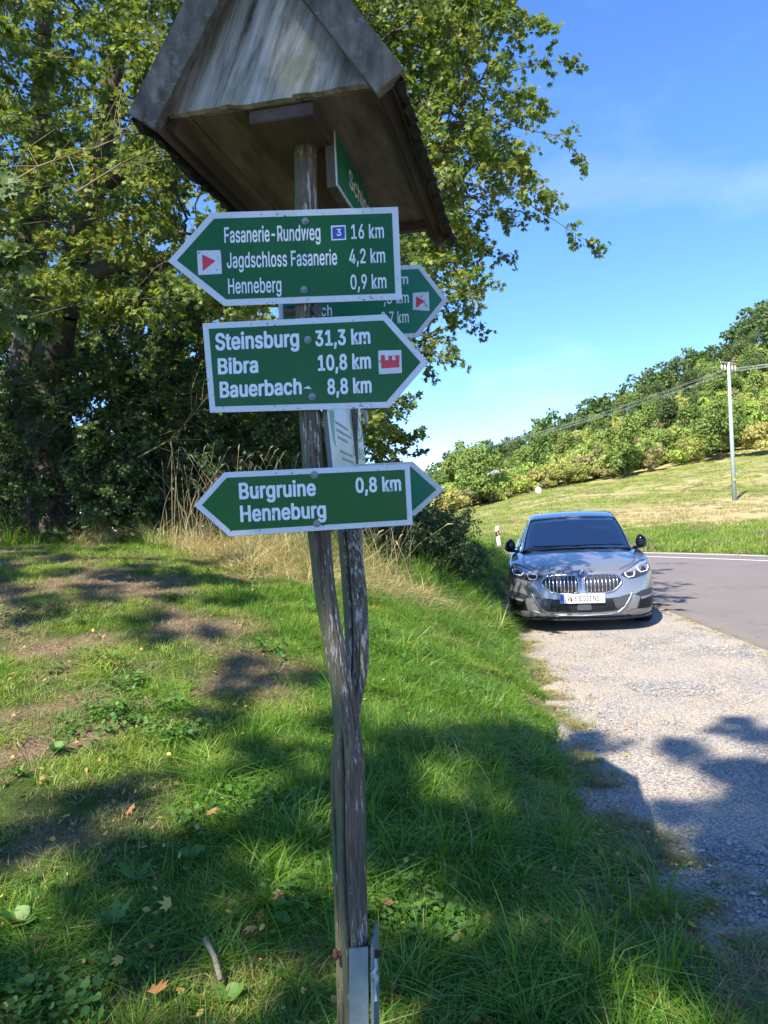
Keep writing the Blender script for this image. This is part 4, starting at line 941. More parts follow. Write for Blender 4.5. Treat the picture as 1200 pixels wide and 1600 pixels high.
q = vn(x, y, 1.5, 2) + 1.1 * sstep(4.9, 2.6, y) + .4 * sstep(.1, .6, x - edge_x(y)) - .25 + gr.normal(0, .15, n_)
pick = np.where(q > .45, gr.integers(0, 4, n_), np.where(q > -.05, gr.integers(4, 7, n_), gr.integers(7, 9, n_))); s = gr.uniform(.9, 1.1, n_)
scatter('loose_gravel', np.stack([x, y, np.full(n_, .004)], 1), np.stack([np.zeros(n_), np.zeros(n_), gr.uniform(0, 6.28, n_)], 1), np.stack([s, s, s], 1), pick, STN)
# litter of small leaves and straw on the ground
lt = []
for i in range(4):
    o = link('l', leaves_mesh('l', np.zeros((1, 3)), np.array([[1., 0, 0]]), np.array([[0, .2, 1.]]), np.array([1.]), (LEAF3, OVAL, OVAL, LEAF5)[i], np.array([(.1, .35, .8, .5)[i]])), dl); lt.append(o)
nn = 2600; y = 1.8 * (10 / 1.8) ** gr.random(nn); x = gr.uniform(-.55, .3, nn) * y; x = np.where(gr.random(nn) < .3, edge_x(y) + gr.normal(0.02, .12, nn), x); keep = x < edge_x(y) + .6; x, y = x[keep], y[keep]; n_ = len(x)
s = gr.uniform(.012, .035, n_); z = np.where(x < edge_x(y), ground_z(x, y), .004) + .012 + .03 * gr.random(n_) * (x < edge_x(y) - .1)
scatter('leaf_litter', np.stack([x, y, z], 1), orient(n_, .5), np.stack([s, s, s], 1), gr.integers(0, 4, n_), lt)
# seed-head stalks
for nm_, nst, reg in (('seed_stalks', 190, 0),):
    segs = []
    for _ in range(nst):
        t = rng.random(); x = rng.uniform(-2.6, .3); y = rng.uniform(8.4, 9.9); z = gz(x, y); h = rng.uniform(.5, 1.05) * (1.15 if x < -1 else .8); d = rng.normal(0, .35, 2); p = [np.array([x + d[0] * h * f ** 2, y + d[1] * h * f ** 2, z + h * f]) for f in (0, .35, .7, 1)]
        for a_, b_ in zip(p[:-1], p[1:]): segs.append((a_, b_, .0022, .0018))
        e = p[-1] - p[-2]; e /= np.linalg.norm(e); segs += [(p[-1], p[-1] + e * .05, .002, .008), (p[-1] + e * .05, p[-1] + (e + np.array([0, 0, -.3])) * .13, .008, .001)]
    link(nm_, tubes_np(nm_, segs, 4), mat('straw', (.42, .34, .18), .8), kind='stuff')
#@@NEXT@@
# ------------------------------------------------------------------ signpost
def wood_mat(name, dark, mid, light, scr=.5, moss=.6, grain=(18, 18, 1.2), axis=None, mosscol=(.10, .12, .035), mossdir=-1):
    m = mat(name, rough=.85); n = N(m); n.b.inputs['Specular IOR Level'].default_value = .25
    g = n.noise(1.0, 7, .65, stretch=grain); c = n.ramp(g, [(.3, dark), (.5, mid), (.72, light)])
    if scr:
        s1 = n.noise(1.0, 6, .72, stretch=(grain[0] * 1.1, grain[1] * 1.1, grain[2] * 2.6)); s2 = n.noise(2.2, 4, .6)
        k = n.math('ADD', s1, n.math('MULTIPLY', n.math('SUBTRACT', s2, .5), .5)); c = n.mix(n.ramp(k, [(.585, BW(0)), (.62, BW(scr))]), c, (.50, .47, .42))
    if moss:
        ge = n.n('NewGeometry'); sx = n.n('SeparateXYZ'); n.l(ge.outputs['Normal'], sx.inputs[0])
        k = n.math('ADD', n.math('MULTIPLY', sx.outputs['X'], float(mossdir)), n.math('MULTIPLY', n.math('SUBTRACT', n.noise(5, 5, .7), .5), 1.4))
        c = n.mix(n.ramp(k, [(.25, BW(0)), (.55, BW(moss))]), c, mosscol)
    n.col(c); n.bump(g, .9, .006); return m
stem_m = wood_mat('stem_wood', (.045, .033, .024), (.12, .092, .066), (.21, .17, .125), .85, .85, (130, 130, 8), mosscol=(.12, .135, .06))
root = thing('signpost', 'crooked two stemmed wooden signpost with a small gabled roof and green hiking signs', 'signpost')
# positions of the post, kept in metres around its foot
def stem_obj(name, pts, rad, cracks, seed, seg=84, label=None):
    P_ = [np.array(at(*p)) for p in pts]; t = np.linspace(0, 1, len(P_)); d = np.r_[0, np.cumsum([np.linalg.norm(b - a) for a, b in zip(P_[:-1], P_[1:])])]; L_ = d[-1]; n_ = int(L_ / .012)
    s = np.linspace(0, L_, n_); C = np.stack([np.interp(s, d, [p[k] for p in P_]) for k in range(3)], 1); Rr = np.interp(s, d, rad)
    for _ in range(14): C[1:-1] = (C[:-2] + 2 * C[1:-1] + C[2:]) / 4
    V = []; F = []
    for i in range(n_):
        tt = C[min(i + 1, n_ - 1)] - C[max(i - 1, 0)]; tt /= np.linalg.norm(tt); a = np.cross(tt, [0, 1, 0]); a /= np.linalg.norm(a); b = np.cross(a, tt)
        for k in range(seg):
            th = 2 * PI * k / seg; dx_ = math.cos(th); dy_ = math.sin(th)
            r = Rr[i] * (1 + .09 * noise.noise(Vector((dx_ * 1.2, dy_ * 1.2, C[i][2] * 5 + seed))) + .05 * noise.noise(Vector((dx_ * 5, dy_ * 5, C[i][2] * 9 + seed))) + .035 * noise.noise(Vector((dx_ * 14, dy_ * 14, C[i][2] * 6 + seed))))
            for (z0, z1, ang, dep, wob) in cracks:
                if z0 < C[i][2] < z1:
                    da = (th - ang - wob * math.sin(C[i][2] * 9 + seed) + PI) % (2 * PI) - PI; fade = min(1, (C[i][2] - z0) * 14, (z1 - C[i][2]) * 14)
                    r -= dep * fade * math.exp(-(da / .085) ** 2)
            V.append(C[i] + r * (dx_ * a + dy_ * b))
        if i:
            o = (i - 1) * seg
            for k in range(seg): F.append((o + k, o + (k + 1) % seg, o + seg + (k + 1) % seg, o + seg + k))
    me = bpy.data.meshes.new(name); me.from_pydata([tuple(v) for v in V], [], F + [tuple(range(seg)), tuple(range(len(V) - seg, len(V)))[::-1]])
    me.polygons.foreach_set('use_smooth', [True] * len(me.polygons)); me.update()
    o = link(name, me, stem_m, root)
    if label: o['label'] = label
    return o
# front stem: (x, y, depth) of its centre line from below the picture up to the roof ; angle -90deg in the (a, b) frame faces the viewer
FD = 1.90
stem_obj('stem', [(561, 1900, FD - .06), (558, 1600, FD - .05), (555, 1480, FD - .04), (549, 1300, FD - .02), (545, 1190, FD - .01), (543, 1140, FD), (533, 1065, FD), (518, 985, FD), (507, 920, FD), (500, 840, FD), (492, 760, FD), (484, 650, FD), (481, 560, FD), (478, 420, FD), (478, 240, FD), (478, 224, FD)],
         [.033, .031, .032, .036, .038, .034, .027, .026, .026, .0275, .027, .0265, .027, .028, .029, .029], [(.15, 1.12, -1.12, .028, .10), (1.9, 2.1, -1.4, .012, .1), (1.05, 1.5, -2.3, .006, .05), (.3, .9, -2.0, .005, .15), (1.2, 1.42, -.75, .006, .1)], 1.)
stem_obj('stem', [(540, 1900, FD + .01), (543, 1600, FD + .01), (541, 1480, FD + .01), (536, 1300, FD + .02), (532, 1180, FD + .03), (545, 1110, FD + .06), (559, 1040, FD + .08), (556, 950, FD + .10), (547, 840, FD + .16), (543, 740, FD + .44), (543, 600, FD + .46), (542, 430, FD + .46)],
         [.026, .026, .026, .027, .026, .028, .030, .031, .032, .032, .033, .033], [(.98, 1.75, -1.15, .020, .08), (.2, 1.0, -.75, .010, .1), (1.1, 1.4, -1.9, .010, .1)], 4.)

FONT_ = None
try:
    import os
    FONT_ = bpy.data.fonts.load(os.path.join(bpy.utils.resource_path('LOCAL'), 'datafiles', 'fonts', 'Inter.woff2'))
except Exception:
    FONT_ = None
def text_mesh(s, bold=.03):
    cu = bpy.data.curves.new('txt', 'FONT'); cu.body = s; cu.size = 1; cu.font = FONT_ or cu.font; cu.offset = 0; cu.resolution_u = 4; cu.space_character = 1.03; cu.extrude = 0
    o = bpy.data.objects.new('txt', cu); COL.objects.link(o); dg = bpy.context.evaluated_depsgraph_get(); me = bpy.data.meshes.new_from_object(o.evaluated_get(dg)); bpy.data.objects.remove(o)
    if bold <= 0: return me
    n0 = len(me.vertices); V = [v.co.copy() for v in me.vertices]; F = [tuple(p.vertices) for p in me.polygons]; VV, FF = [], []
    for i, (dx, dy) in enumerate(((0, 0), (-bold, 0), (bold, 0), (-bold * .7, -bold * .6), (bold * .7, -bold * .6), (-bold * .7, bold * .6), (bold * .7, bold * .6))):
        VV += [(v.x + dx, v.y + dy, i * .0004) for v in V]; FF += [tuple(k + i * n0 for k in f) for f in F]
    m2 = bpy.data.meshes.new('lettering'); m2.from_pydata(VV, [], FF); m2.update(); return m2
_cap = text_mesh('H', 0); CAPH = max(v.co.y for v in _cap.vertices) - min(v.co.y for v in _cap.vertices)
def chip_mat(name, c, under, lo=.30, hi=.33, rough=.45, sc=26):
    m = mat(name, rough=rough); n = N(m); k = n.noise(sc, 5, .72); k2 = n.noise(3.1, 4, .6)
    f = n.math('ADD', k, n.math('MULTIPLY', n.math('SUBTRACT', k2, .5), .35)); n.col(n.mix(n.ramp(f, [(lo, BW(1)), (hi, BW(0))]), n.mix(n.ramp(n.noise(9, 4), [(.4, BW(0)), (.7, BW(.35))]), c, tuple(v * .8 for v in c)), under)); return m
sg_green = mat('sign_green', (.004, .115, .022), .28); n = N(sg_green); n.col(n.mix(n.ramp(n.noise(3.5, 5, .6), [(.35, BW(0)), (.7, BW(1))]), (.002, .082, .008), (.003, .100, .014)))
rr_ = n.ramp(n.noise(6, 4, .6), [(.3, BW(.22)), (.7, BW(.42))]); n.l(rr_, n.b.inputs['Roughness'])
sg_green2 = mat('sign_green_faded', (.008, .16, .075), .35); sg_green2.node_tree.nodes['Principled BSDF'].inputs['Specular IOR Level'].default_value = .3; sg_green.node_tree.nodes['Principled BSDF'].inputs['Specular IOR Level'].default_value = .28
white_edge = chip_mat('sign_white_border', (.62, .64, .66), (.04, .045, .035), .375, .395, .4, 75)
white_txt = chip_mat('sign_lettering', (.74, .76, .78), (.012, .10, .03), .335, .355, .4, 60)
white_clean = mat('sign_white', (.70, .72, .72), .4); red_m = mat('sign_red', (.62, .02, .03), .4); blue_m = mat('sign_blue', (.02, .045, .32), .35)
alu_back = mat('sign_back', (.35, .36, .36), .5, .3); screw_m = mat('screw_steel', (.22, .23, .23), .5, .7); board_m = wood_mat('board_wood', (.06, .05, .035), (.13, .105, .075), (.2, .17, .12), 0, .4)
class Sign:
    def __init__(s, name, label, corners, order, anchor, D, rel_right=0., parent=None, group='green arrow signs on the post', thick=.003, green=None, edge=None):
        """corners: outline in picture px; order index of (left, right) points on the top edge that give the horizontal direction"""
        a, b = order; pa = at(*corners[a], D); pb = at(*corners[b], D + rel_right); s.ex = (pb - pa).normalized(); v = at(corners[a][0], corners[a][1], D) - at(corners[a][0], corners[a][1] + 100, D)
        up = Vector((0, 0, 1)) + CR * -.0; s.ey = (s.ex.cross(up)).normalized() * 1; s.ez = s.ey.cross(s.ex).normalized() * -1
        if s.ez.z < 0: s.ez = -s.ez
        s.n = s.ex.cross(s.ez); s.O = at(*anchor, D + rel_right * .5) if rel_right == 0 else None
        s.O = pa
        s.root = thing(name, label, 'sign', group=group)
        s.M = Matrix.Identity(4)
        for i in range(3): s.M[i][0] = s.ex[i]; s.M[i][1] = s.n[i] * 1; s.M[i][2] = s.ez[i]; s.M[i][3] = s.O[i]
        # local: x right, z up, y away from viewer (n = ex x ez points towards -viewer or viewer)
        if s.n.y < 0:
            for i in range(3): s.M[i][1] = -s.n[i]
            s.n = -s.n
        s.Mi = s.M.inverted(); s.root.matrix_world = s.M
        s.P = [s.loc(*c) for c in corners]; s.edge = edge or white_edge
    def loc(s, x, y):
        p = s.Mi @ hit(x, y, s.O, s.n); return (p.x, p.z)
    def plate(s, inset_px, D, thick=.003, green=None):
        prism('plate', s.P, 0, thick, [s.edge], s.root, bevel=.0008)
        ins = inset_px * D / FPX; q = inset(s.P, ins); prism('face', q, -.0009, -.0001, green or sg_green, s.root)
    def text(s, t, x0, x1, base, cap, m=None, bold=.032):
        me = text_mesh(t, bold); xs = [v.co.x for v in me.vertices]; w0 = max(xs) - min(xs); p0 = s.loc(x0, base); p1 = s.loc(x1, base - (x1 - x0) * .038); pc = s.loc(x0, base - cap)
        sx = (p1[0] - p0[0]) / w0; sz = (pc[1] - p0[1]) / CAPH
        for v in me.vertices:
            x, y = v.co.x - min(xs), v.co.y; v.co = (p0[0] + x * sx, -.0016 - v.co.z * .05, p0[1] + y * sz)
        return link('lettering', me, m or white_txt, s.root)
    def quad(s, name, pts, y, m, th=.0006):
        return prism(name, [s.loc(*p) for p in pts], y, y + th, m, s.root)
    def bolt(s, x, y, r=.0085, m=None):
        c = s.loc(x, y); bm = bmesh.new(); cyl(bm, (c[0], -.0001, c[1]), (c[0], -.003, c[1]), r, seg=20); cyl(bm, (c[0], -.003, c[1]), (c[0], -.0085, c[1]), r * .62, r * .55, seg=6)
        return bm_obj('bolt', bm, m or screw_m, s.root)
def inset(P_, d):
    n_ = len(P_); A_ = sum(P_[i][0] * P_[(i + 1) % n_][1] - P_[(i + 1) % n_][0] * P_[i][1] for i in range(n_)); sg = 1 if A_ > 0 else -1; out = []
    for i in range(n_):
        p, q, r = Vector(P_[i - 1]), Vector(P_[i]), Vector(P_[(i + 1) % n_]); a = (q - p).normalized(); b = (r - q).normalized()
        na = Vector((-a.y, a.x)) * sg; nb = Vector((-b.y, b.x)) * sg; bis = (na + nb).normalized(); out.append(tuple(q + bis * d / max(.3, bis.dot(na))))
    return out
S1 = Sign('arrow_sign', 'top green left pointing arrow sign reading Fasanerie-Rundweg, Jagdschloss Fasanerie and Henneberg', [(262, 408), (330, 332), (622, 323), (628, 468), (350, 478)], (1, 2), (477, 400), 1.86, 0)
S1.plate(10, 1.86)
S1.text('Fasanerie-Rundweg', 351, 501, 379.5, 23.5, bold=.018); S1.text('16 km', 549, 600, 373.5, 22, bold=.016); S1.text('Jagdschloss Fasanerie', 355, 527, 419, 23.5, bold=.014); S1.text('4,2 km', 546, 602, 412, 22, bold=.016)
S1.text('Henneberg', 357, 440, 459, 23, bold=.014); S1.text('0,9 km', 548, 604, 452, 22, bold=.016)
S1.quad('trail_mark', [(308, 392), (345, 391), (347, 428), (310, 430)], -.0016, white_edge); S1.quad('trail_triangle', [(316, 398), (337, 408), (317, 424)], -.0022, red_m)
S1.quad('number_mark', [(517, 353), (540, 352), (541, 375), (518, 376)], -.0016, white_clean); S1.quad('number_field', [(519, 355.5), (538.5, 354.5), (539, 373), (520, 374)], -.0022, blue_m)
o = S1.text('3', 526, 533.5, 369, 10.5, white_clean, .02)
for v in o.data.vertices: v.co.y -= .0014
S1.bolt(477, 346); S1.bolt(475, 453)
S2 = Sign('arrow_sign', 'green right pointing arrow sign reading Steinsburg, Bibra and Bauerbach with a red castle mark', [(316, 505), (603, 491), (670, 566), (608, 637), (328, 645)], (0, 1), (485, 570), 1.875, -.02)
S2.plate(9.5, 1.86)
S2.text('Steinsburg', 337, 468, 547, 25); S2.text('31,3 km', 493, 579, 540.5, 23); S2.text('Bibra', 341, 404, 584.5, 23.5); S2.text('10,8 km', 497, 580, 579, 23); S2.text('Bauerbach', 344, 472, 621, 23.5); S2.text('8,8 km', 512, 581, 616, 23)
S2.quad('trail_mark', [(591, 548), (627, 547), (628, 583), (592, 585)], -.0016, white_edge); S2.quad('castle_mark', [(595, 555), (601, 555), (602, 563), (607, 563), (607, 556), (613, 556), (613, 563), (618, 563), (618, 555), (624, 555), (624, 574), (596, 576)], -.0022, red_m)
S2.quad('paint_scratch', [(474, 607), (482, 603), (487, 608)], -.0016, white_clean); S2.bolt(481, 531, .009); S2.bolt(488, 620, .009)
S3 = Sign('arrow_sign', 'lowest green left pointing arrow sign reading Burgruine Henneburg 0,8 km', [(303, 790), (350, 738), (640, 725), (645, 820), (358, 838)], (1, 2), (493, 780), 1.822, .05)
S3.plate(8.5, 1.86)
S3.text('Burgruine', 374, 494, 779.5, 24); S3.text('0,8 km', 556, 627, 769.5, 22); S3.text('Henneburg', 376, 510, 815, 24); S3.bolt(491, 742, .009); S3.bolt(495, 818, .009)
# back signs
B1 = Sign('arrow_sign', 'green right pointing arrow sign with red triangle half hidden behind the top sign', [(433, 424), (657, 413), (700, 469), (653, 527), (437, 538)], (0, 1), (545, 470), 2.27, -.02, edge=white_edge)
B1.plate(7, 2.27, green=sg_green2)
B1.text('km', 614, 638, 445, 15.5, bold=.014); B1.text(',3 km', 600, 639, 475, 17, bold=.014); B1.text('bach', 484, 519, 495, 17, bold=.014); B1.text('2,7 km', 596, 639, 506, 18, bold=.014)
B1.quad('trail_mark', [(645, 458), (670, 456), (671, 486), (645, 484)], -.0016, white_edge); B1.quad('trail_triangle', [(650, 463), (664, 471), (650, 481)], -.0022, red_m)
B2 = Sign('arrow_sign', 'small plain green right pointing arrow tip sticking out behind the lowest sign', [(520, 727), (645, 721), (694, 765), (648, 806), (522, 812)], (0, 1), (580, 765), 2.27, -.02)
B2.plate(8, 2.27, green=sg_green2); prism('backing_board', B2.P, .004, .024, board_m, B2.root)
# dark pipe stub clamped behind the first sign
pm_ = mat('black_pipe', (.02, .022, .025), .35); a = at(450, 487, 1.95); b = at(494, 484, 1.88); bm = bmesh.new(); cyl(bm, a, b, .0135, seg=18); cyl(bm, b, b + (b - a).normalized() * .006, .016, seg=18)
bm_obj('pipe_stub', bm, pm_, root)
# certificate board, seen almost edge on
def side_sign(px_near, py_near, Dn, yaw_px, hgt):
    O = at(px_near, py_near, Dn); d = Vector((ray(yaw_px, 790).x, ray(yaw_px, 790).y, 0)).normalized(); nrm = d.cross(Vector((0, 0, 1)));  # faces right/left
    Mx = Matrix.Identity(4)
    for i in range(3): Mx[i][0] = d[i]; Mx[i][1] = -nrm[i]; Mx[i][2] = (0, 0, 1)[i]; Mx[i][3] = O[i]
    return Mx
pef_w = mat('foil_white', (.62, .66, .62), .35); n = N(pef_w); n.col(n.mix(n.ramp(n.noise(9, 5, .65), [(.4, BW(0)), (.72, BW(.5))]), (.66, .70, .67), (.42, .43, .36)))
pef_g = mat('print_green', (.16, .36, .25), .5); pef_t = mat('print_grey', (.28, .34, .33), .5)
p = thing('certificate_board', 'white board with faded green tree emblem and PEFC lettering behind the post', 'sign')
O_ = at(520, 727, 1.885); vp = 720; d_ = Vector((ray(vp, 790).x, ray(vp, 790).y, 0)).normalized()
up_ = (at(507, 600, 1.885) - at(520, 727, 1.885)).normalized(); nrm = d_.cross(up_).normalized()
if nrm.x < 0: nrm = -nrm
MB_ = Matrix.Identity(4)
for i in range(3): MB_[i][0] = d_[i]; MB_[i][1] = -nrm[i]; MB_[i][2] = up_[i]; MB_[i][3] = O_[i]
# local x away from viewer, z up, -y faces right (towards the viewer's side)
p.matrix_world = MB_; MBi = MB_.inverted()
def bl(x, y): q = MBi @ hit(x, y, O_, nrm); return (q.x, q.z)
WB = bl(571, 724)[0]
print('board width', WB)
prism('board', [(0, -.01), (WB, -.01), (WB, .29), (0, .29)], .0005, .012, mat('board_core', (.12, .12, .12)), p)
prism('sheet', [(0, -.01), (WB, -.01), (WB, .29), (0, .29)], -.0005, .0005, pef_w, p)
def bq(name, pts, m, y=-.0010): return prism(name, [bl(*q) for q in pts], y, y + .0004, m, p)
bq('green_swoosh', [(514, 641), (522, 641), (522, 660), (523, 685), (525, 699), (521, 690), (517, 668)], pef_g)
# emblem ring and tree
c0 = bl(557, 665); RX, RZ = abs(bl(549, 660)[0] - bl(565, 652)[0]) * .5, .052
bm = bmesh.new(); ring = []
for k in range(29):
    t = 2 * PI * k / 28; ring.append([bm.verts.new((c0[0] + RX * r * math.cos(t), -.0012, c0[1] + RZ * r * math.sin(t))) for r in (.78, 1.0)])
for k in range(28): bm.faces.new([ring[k][0], ring[k][1], ring[k + 1][1], ring[k + 1][0]])
bm_obj('emblem_ring', bm, pef_g, p)
for dx_ in (-.28, .28):
    cx = c0[0] + RX * dx_; w_ = RX * .26; prism('emblem_tree', [(cx - w_, c0[1] - .012), (cx - w_ * .2, c0[1] - .012), (cx - w_ * .2, c0[1] - .030), (cx + w_ * .2, c0[1] - .030), (cx + w_ * .2, c0[1] - .012), (cx + w_, c0[1] - .012), (cx + w_ * .35, c0[1] + .012), (cx + w_ * .6, c0[1] + .012), (cx, c0[1] + .040), (cx - w_ * .6, c0[1] + .012), (cx - w_ * .35, c0[1] + .012)], -.0014, -.001, pef_g, p)
def btext(t, x0, x1, zc, cap, m, sx_=None):
    me = text_mesh(t, .02); xs = [v.co.x for v in me.vertices]; a0, a1 = min(xs), max(xs)
    for v in me.vertices: v.co = (x0 + (v.co.x - a0) / (a1 - a0) * (x1 - x0), -.0012 - v.co.z * .05, zc + v.co.y * cap / CAPH)
    return link('lettering', me, m, p)
tx0, tx1 = bl(552, 705)[0], bl(568.5, 712)[0]; btext('PEFC', tx0, tx1, bl(553, 713)[1], .034, pef_g)
# small grey print: illegible lines, built as short strokes
r_ = random.Random(4)
for j, (za, x0f, x1f) in enumerate([(bl(525, 660)[1], .16, .48), (bl(525, 671)[1], .17, .55), (bl(526, 682)[1], .18, .44), (bl(527, 703)[1], .20, .56), (bl(528, 714)[1], .24, .56)]):
    bm = bmesh.new(); x = x0f * WB
    while x < x1f * WB:
        w_ = r_.uniform(.006, .018); box(bm, (x + w_ / 2, -.0010, za), (w_, .0004, r_.uniform(.006, .009))); x += w_ + .004
    bm_obj('print_line', bm, pef_t, p)
bm = bmesh.new(); q = bl(569, 652); box(bm, (q[0], -.006, q[1]), (.05, .01, .045)); bm_obj('clamp', bm, mat('clamp_grey', (.32, .32, .31), .6, .3), p)
# Schloss sign under the roof, perpendicular to the others
RV = 838
O2 = at(527, 290, 1.885); d2 = Vector((ray(RV, 780).x, ray(RV, 780).y, 0)).normalized(); n2 = d2.cross(Vector((0, 0, 1))); n2 = n2 if n2.x > 0 else -n2
SS = thing('direction_sign', 'green sign reading Schloss hanging lengthwise under the roof', 'sign', group='green signs on the post')
M2 = Matrix.Identity(4)
for i in range(3): M2[i][0] = d2[i]; M2[i][1] = -n2[i]; M2[i][2] = (0, 0, 1)[i]; M2[i][3] = O2[i]
SS.matrix_world = M2; M2i = M2.inverted()
def sl_(x, y): q = M2i @ hit(x, y, O2, n2); return (q.x, q.z)
Lh = sl_(527, 185)[1]; WW = .40; PL = [(0, 0), (WW, 0), (WW, Lh), (0, Lh)]
prism('plate', PL, 0, .003, white_edge, SS); prism('face', inset(PL, .0085), -.0009, -.0001, sg_green2, SS); prism('backing_board', [(0.0, -.002), (WW, -.002), (WW, Lh + .002), (0.0, Lh + .002)], .0035, .026, board_m, SS)
me = text_mesh('Schloss', .014); xs = [v.co.x for v in me.vertices]; a0, a1 = min(xs), max(xs); s0 = sl_(545, 285)[0]
for v in me.vertices: v.co = (s0 + (v.co.x - a0) / (a1 - a0) * .30, -.0014 - v.co.z * .05, Lh * .28 + v.co.y * .048 / CAPH)
link('lettering', me, white_txt, SS)

# ------------------------------------------------------------------ gabled roof of the post
RT = thing('post_roof', 'small weathered gabled wooden roof on top of the signpost', 'roof')
PX_ = at(478, 240, FD + .01); YW = math.atan2(d2.x, d2.y)
NEAR = 1.79
e0 = at(262, 184, NEAR); 
RM = Matrix.Translation((0, 0, 0)) @ Matrix.Identity(4)
dd = d2; rx_ = Vector((d2.y, -d2.x, 0))
# origin: left front foot of the gable panel
for i in range(3): RM[i][0] = rx_[i]; RM[i][1] = dd[i]; RM[i][2] = (0, 0, 1)[i]; RM[i][3] = e0[i]
RT.matrix_world = RM; RMi = RM.inverted()
def rl(x, y): q = RMi @ hit(x, y, e0, dd); return (q.x, q.z)
GW = rl(602, 130)[0]; print('gable width', GW, rl(602, 130), rl(220, 145), rl(632, 100), rl(300, 0), rl(545, 0))
HALF = GW / 2; slope = 1.50; APZ = HALF * slope
Rlen = .885
gray_w = wood_mat('roof_weathered', (.10, .09, .075), (.26, .235, .20), (.44, .41, .36), 0, 0, (26, 26, 3.0))
n = N(gray_w)
# gable panel in three vertical boards with grain along the slope
gp = mat('gable_wood', rough=.9); n = N(gp)
mrot = n.n('Mapping'); mrot.inputs['Rotation'].default_value = (0, R_(-24), 0); n.l(n.n('TexCoord').outputs['Object'], mrot.inputs[0])
g1 = n.noise(1., 8, .68, stretch=(46, 20, 4), dist=.5, vec=mrot.outputs[0]); g2 = n.noise(5, 5, .65); c = n.ramp(g1, [(.30, (.05, .045, .035)), (.42, (.27, .25, .21)), (.6, (.48, .455, .41)), (.8, (.68, .655, .61))])
c = n.mix(n.ramp(g2, [(.5, BW(0)), (.68, BW(.6))]), c, (.15, .16, .07)); c = n.mix(n.ramp(n.noise(3.3, 4), [(.60, BW(0)), (.66, BW(.6))]), c, (.06, .06, .05)); n.col(c); n.bump(g1, .8, .006)
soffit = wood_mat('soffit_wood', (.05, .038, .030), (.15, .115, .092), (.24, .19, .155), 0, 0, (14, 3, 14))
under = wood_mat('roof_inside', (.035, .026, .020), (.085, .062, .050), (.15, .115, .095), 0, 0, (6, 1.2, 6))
barge = wood_mat('bargeboard_wood', (.045, .037, .028), (.125, .105, .08), (.25, .215, .165), .15, 0, (22, 22, 10))
felt = mat('roof_felt', rough=.8); n = N(felt); n.col(n.ramp(n.noise(18, 5, .7), [(.3, (.012, .012, .012)), (.7, (.07, .065, .06))])); n.bump(n.noise(25, 4), .8, .01)
def zroof(x): return (HALF - abs(x - HALF)) * slope
TL = math.tan(R_(24))
def seam_top(x0):     # where a seam leaning with the grain meets the roof slope
    for k in range(400):
        z = k * .002
        if z > zroof(x0 + z * TL) - .002: return (x0 + z * TL, z)
    return (HALF, APZ)
for i, (xa, xb) in enumerate([(0.004, HALF * .50), (HALF * .50 + .0015, HALF * 1.18), (HALF * 1.18 + .0015, GW - .004)]):
    ta = seam_top(xa) if i else (xa, .002); tb = seam_top(xb) if i < 2 else (xb, .002)
    pts = [(xa, 0), (xb, 0), tb] + ([(HALF, APZ - .003)] if ta[0] < HALF < tb[0] else []) + [ta]
    if i == 0 and tb[0] > HALF: pts = [(xa, 0), (xb, 0), tb, (HALF, APZ - .003), ta]
    # ragged lower edge
    low = []; r_ = random.Random(i)
    for k in range(9): low.append((xa + (xb - xa) * k / 8, r_.uniform(-.0016, .0016) - (.003 if i == 1 else 0) + (.006 if (i == 1 and k < 2) else 0)))
    prism('gable_board', low + pts[2:], -.012 + .002 * (i == 1), .010, gp, RT)
    prism('gable_board', [(a_, b_) for a_, b_ in low + pts[2:]], Rlen - .02, Rlen, gp, RT)
